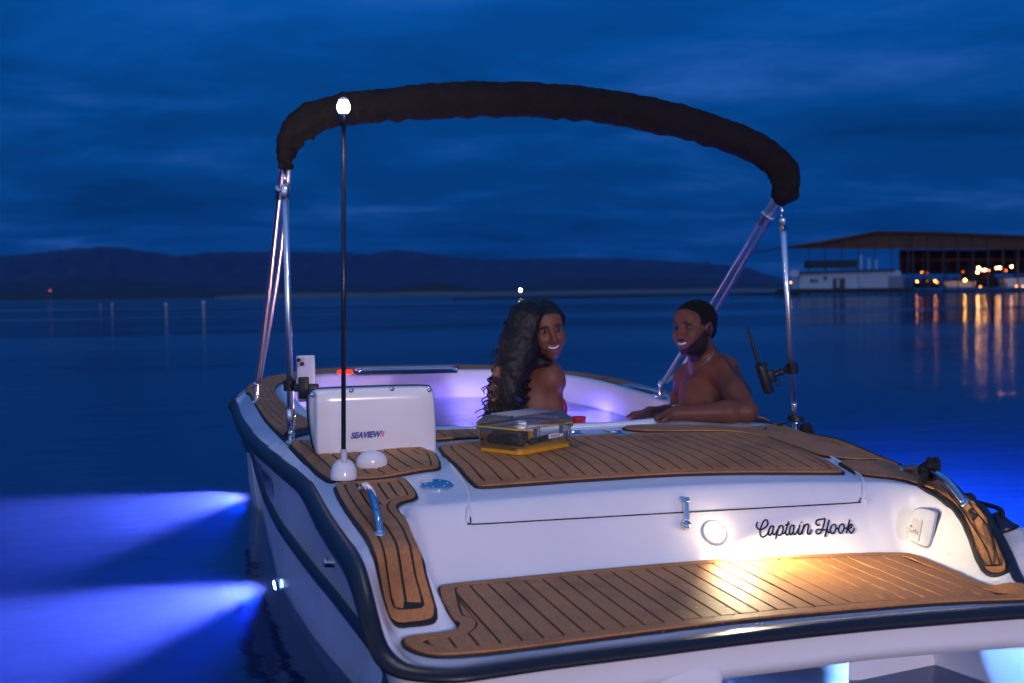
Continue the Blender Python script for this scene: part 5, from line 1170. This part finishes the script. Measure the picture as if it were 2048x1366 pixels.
# low dark sand bar
def flatbar(name, pts, m, th=.35):
    V = [];
    for (u, v, w) in pts:
        d = CAMH*FPX/(v-hor(u)); p = WD(u, hor(u), d); q = WD(u, hor(u), d+w); V += [(p[0], p[1], -.3), (p[0], p[1]+.4, th*.6), ((p[0]+q[0])/2, (p[1]+q[1])/2, th), (q[0], q[1], -.3)]
    F = [[i*4+j, i*4+j+1, i*4+5+j, i*4+4+j] for i in range(len(pts)-1) for j in range(3)]; o_ = mk(name, V, F, m, None); o_['kind'] = 'structure'
flatbar('sand_bar', [(905, 599.5, 3), (960, 599.2, 14), (1080, 597.0, 18), (1200, 595.0, 18), (1330, 593.0, 18), (1450, 591.4, 20), (1540, 590.2, 20), (1600, 590, 10)], mat('wet_bar', (.030, .030, .028), .9, noise=(.3, .3)))
# pale marker posts standing in the water
for (u, vb, vt, s_) in [(407, 637, 602, .07), (332, 637, 606, .06), (224, 630, 606, .05), (200, 622, 607, .035)]:
    d = CAMH*FPX/(vb-hor(u)); p = WD(u, hor(u), d); hgt = (vb-vt)*d/FPX
    lab = {407: 'brightest pale mooring post, rightmost of four in open water', 332: 'pale mooring post, second from right of four in water', 224: 'slim pale mooring post, third from right in the water', 200: 'faintest thin mooring post, leftmost of four in the water'}[u]
    ps = thing('mooring_post', (p[0], p[1], 0), lab, 'post', 'pale mooring posts in the lake', boat=False)
    mb = MB(); mb.lathe([(s_, -1), (s_, hgt*.86), (s_*1.3, hgt*.88), (s_*1.2, hgt*.96), (s_*.5, hgt)], (p[0], p[1], 0), (0, 0, 1), 10); mb.out('post_shaft', mat('post_paint', (.75, .76, .78), .5), ps)
# marina: covered berths with lamps
DM = 172.0; mpp = DM/FPX
def mp_(u, v, dd=0.0):
    p = WD(u, hor(u), DM+dd); return np.array([p[0], p[1], CAMH+(hor(u)-v)*(DM+dd)/FPX])
dock = thing('covered_dock', mp_(1900, hor(1900)+CAMH/mpp), 'large covered marina dock with low gable roof and lit berths across water', 'dock', boat=False)
mroof = mat('brown_roof_cladding', (.16, .070, .030), .8, noise=(.6, .25, (6, 1, 1))); mpost = mat('dock_post_paint', (.07, .07, .075), .5); mdk = mat('dock_boards', (.05, .04, .035), .8, noise=(2, .3)); mwh = mat('houseboat_white', (.50, .62, .72), .4, noise=(.5, .08)); mgl = mat('dark_window', (.01, .012, .018), .08); mdark = mat('dark_awning', (.035, .04, .05), .7)
top_ = [(1576, 493.5), (1640, 485), (1700, 474), (1752, 463.5), (1860, 464.5), (2048, 472), (2300, 484), (2420, 497)]; fr_ = []
def prism(name, px_top, px_bot, dd, th, m, parent, **k):
    A = [mp_(u, v, dd) for u, v in px_top]+[mp_(u, v, dd) for u, v in px_bot[::-1]]; B = [mp_(u, v, dd)+np.array([WF[0], WF[1], 0])*th for u, v in px_top+px_bot[::-1]]; n_ = len(A)
    return mk(name, A+B, [list(range(n_)), list(range(n_, 2*n_))]+[[i, (i+1) % n_, n_+(i+1) % n_, n_+i] for i in range(n_)], m, parent, smooth=False, **k)
prism('gable_panel', top_, [(1576, 497), (1810, 498), (2420, 500)], 0, .4, mroof, dock)
prism('roof_sheet', [(u, v-1.6) for u, v in top_], [(u, v+.4) for u, v in top_], -.8, 40, mat('roof_sheet', (.10, .12, .14), .6), dock)
for i, u in enumerate(list(range(1618, 1820, 33))+list(range(1826, 2120, 30))):
    vt = np.interp(u, [q[0] for q in top_], [q[1] for q in top_]); a = mp_(u, vt+1, -.5); b = mp_(u, hor(u)+CAMH/mpp, -.5); w_ = .14
    mb = MB(); mb.box((a+b)/2, (w_, w_, a[2]-b[2])); mb.out('post', mpost, dock, smooth=False)
for r_ in range(2):
    for i, u in enumerate(range(1800, 2130, 46)):
        a = mp_(u, 500, 12+12*r_); b = mp_(u, hor(u)+CAMH/mpp, 12+12*r_); mb = MB(); mb.box((a+b)/2, (.2, .2, a[2]-b[2])); mb.out('post', mpost, dock, smooth=False)
prism('walkway', [(1560, 583.5), (2160, 577)], [(1560, 588), (2160, 582)], -1.5, 4, mdk, dock)
prism('back_screen', [(1800, 500), (2160, 500)], [(1800, 548), (2160, 548)], 26, .3, mat('dim_cladding', (.12, .060, .032), .9, noise=(.8, .4)), dock)
prism('cross_beam', [(1800, 519), (2160, 517)], [(1800, 522), (2160, 521)], 10, .3, mroof, dock)
# white houseboat
hbt = thing('houseboat', mp_(1690, 586, -3), 'white houseboat with raked cabin side moored left end of dock', 'houseboat', boat=False)
prism('cabin', [(1601, 548), (1700, 544), (1717, 544), (1800, 541)], [(1598, 577), (1715, 577), (1808, 577)], -4, 5, mwh, hbt)
prism('cabin_roof', [(1597, 544), (1700, 540), (1790, 538), (1790, 541.5)], [(1597, 547.5), (1700, 543.8)], -4.5, 6, mdark, hbt)
prism('upper_awning', [(1622, 521), (1714, 519)], [(1622, 536), (1714, 535)], -2, 4, mdark, hbt)
prism('pontoon', [(1572, 578), (1830, 575)], [(1572, 587.5), (1830, 585.5)], -5, 6, mat('dark_pontoon', (.02, .022, .024), .6), hbt)
prism('stern_locker', [(1583, 540), (1598, 540)], [(1581, 553), (1598, 553)], -4.6, 2, mwh, hbt)
prism('door', [(1666, 557), (1690, 556)], [(1666, 577), (1690, 577)], -4.12, .1, mgl, hbt)
for (a, b_, c_, d_) in [(1621, 558, 1627, 565), (1630, 558, 1635, 565), (1648, 553, 1654, 560), (1674, 559, 1678, 575)]: prism('window', [(a, b_), (c_, b_)], [(a, d_), (c_, d_)], -4.2 if a != 1674 else -4.3, .12, mgl if a != 1674 else mwh, hbt)
prism('side_panel', [(1716, 550), (1777, 548)], [(1722, 577), (1777, 577)], -4.25, .12, mat('panel_white', (.5, .54, .6), .5), hbt)
prism('aft_panel', [(1778, 552), (1806, 551)], [(1778, 576), (1806, 575)], -4.25, .12, mat('panel_grey', (.22, .24, .30), .5), hbt)
for k_, (u, v0, v1) in enumerate([(1722, 510, 540), (1738, 518, 540), (1752, 519, 540)]):
    a, b = mp_(u, v0, -3), mp_(u, v1, -3); mb = MB(); mb.box((a+b)/2, (.22, .15, a[2]-b[2])); mb.out('mast', mwh, hbt, smooth=False)
# boats moored under the roof
def runabout(u0, u1, v0, v1, dd, lab, colm):
    r_ = thing('moored_boat', mp_((u0+u1)/2, v1, dd), lab, 'boat', 'boats moored under the dock roof', boat=False)
    L_ = u1-u0; prism('boat_hull', [(u0, v0+4), (u0+L_*.3, v0+2), (u1, v0+3)], [(u0+L_*.12, v1), (u1-L_*.03, v1)], dd, 2.4, colm, r_)
    prism('windscreen', [(u0+L_*.45, v0-4), (u0+L_*.72, v0-5)], [(u0+L_*.35, v0+2.5), (u0+L_*.75, v0+2.5)], dd+.4, 1.6, mgl, r_)
runabout(1886, 1952, 560, 574, 4, 'pale runabout under dock roof, near its middle lamp', mat('boat_paint', (.42, .46, .5), .4)); runabout(2008, 2085, 554, 574, 3, 'wide white cruiser under dock roof at right edge', mwh); runabout(1836, 1880, 562, 576, 9, 'dark runabout between the two left orange lamps', mdark)
bo = thing('cabin_boat', mp_(1970, 575, 14), 'dark cabin boat deep under the dock roof behind bright lamps', 'boat', 'boats moored under the dock roof', boat=False)
prism('boat_hull', [(1925, 556), (2000, 556)], [(1930, 575), (1998, 575)], 14, 4, mdark, bo); prism('boat_cabin', [(1940, 540), (1985, 540)], [(1935, 556), (1992, 556)], 15, 3, mroof, bo)
# lamps of the marina
lamps = [(1834, 563, 3.2, (1, .42, .08), 15), (1844, 545, 3.0, (1, .30, .05), 5), (1855, 546, 3.2, (1, .22, .03), 1.5), (1870, 562, 3.2, (1, .42, .09), 15), (1874, 565, 3.2, (1, .34, .04), 6), (1930, 560, 4.5, (1, .62, .06), 26), (1926, 544, 3.2, (1, .2, .02), 1.6),
         (1957, 536, 4.2, (1, .66, .22), 45), (1955, 544.5, 3.4, (1, .66, .24), 40), (1964, 540, 3.2, (1, .50, .2), 12), (1970, 540, 3.6, (1, .60, .18), 34), (1977, 541, 3.2, (1, .42, .2), 12), (1993, 536, 3.4, (1, .58, .18), 26), (1999, 535.5, 3.8, (1, .68, .24), 45), (2012, 541, 3.2, (1, .14, .02), 5), (2023, 533.5, 3.6, (1, .60, .26), 30), (1961, 573.5, 3.2, (1, .42, .05), 4), (2033, 572.5, 3.2, (1, .48, .12), 5), (2046, 572.5, 3.0, (1, .48, .12), 5), (1581, 565, 3.0, (1, .40, .06), 8)]
desc = ['lowest lamp at far left of the lit berths', 'upper lamp of the left pair, dim orange', 'dull red lamp right of the upper left pair', 'second low lamp along the dock edge', 'amber lamp touching the second low lamp', 'single yellow lamp low over the pale runabout', 'dim red lamp above the yellow one', 'brightest lamp at top of the middle cluster', 'bright lamp at bottom of the middle cluster', 'small orange lamp inside the middle cluster', 'cream lamp right of the middle cluster', 'pinkish lamp at right end of the middle cluster', 'left half of the bright right pair', 'bright right half of the right pair', 'red lamp below the right pair', 'highest lamp, far right of the dock', 'faint amber lamp near the water, below the cluster', 'faint amber lamp near the water by the cruiser', 'faint amber lamp at the right picture edge', 'lone amber lamp at the left end of the houseboat']
for (u, v, r_, col_, st), ds in zip(lamps, desc):
    p = mp_(u, v, 1.5 if u > 1600 else -6); R_ = r_*mpp*.46
    tl_ = thing('dock_lamp', p, ds, 'lamp', 'lamps along the covered dock', boat=False)
    mb = MB(); mb.ball(p, R_, 6); mb.out('lamp_globe', emat('dock_glow', (col_[0], col_[1]*.72, col_[2]*.7), st*2.1), tl_)
    mb = MB(); mb.lathe([(R_*.7, R_*.8), (R_*.9, R_*1.0), (R_*.2, R_*1.6)], p, (0, 0, 1), 8); mb.out('lamp_hood', mpost, tl_)
# lone lights on the shore
for (u, v, d, r_, col_, st, lab) in [(1041, 580.5, 300, .50, (1, .80, .30), 45, 'single yellow beacon on a pole at the sandy shore'), (100, 581.5, 900, .9, (1, .22, .10), 2.2, 'dim red lamp on the scrubby far shore at left')]:
    p = WD(u, v, d); b = np.array([p[0], p[1], 0]); tl_ = thing('shore_lamp', b, lab, 'lamp', 'lone lamps on the far shore', boat=False)
    mb = MB(); mb.ball(p, r_*.42, 8); mb.out('lamp_globe', emat('shore_glow', col_, st*3), tl_); mb = MB(); mb.lathe([(.09, -.3), (.06, p[2]-.2)], b, (0, 0, 1), 8); mb.out('lamp_post', mpost, tl_)

# dusk air: thin, even, bluish
hm = bpy.data.materials.new('air'); hm.use_nodes = True; t = NT(hm.node_tree); pv = t.new('ShaderNodeVolumePrincipled'); pv.inputs['Color'].default_value = (.06, .36, 1.0, 1); pv.inputs['Density'].default_value = .00007
o = t.new('ShaderNodeOutputMaterial'); t.l(pv.outputs[0], o.inputs[1])
mbh = MB(); mbh.box((0, 2600, 115), (10600, 5600, 251)); hz_ = mbh.out('haze', hm, None, smooth=False); hz_['kind'] = 'stuff'
for r in BOAT_ROOTS:
    r.matrix_world = BOATM @ r.matrix_basis
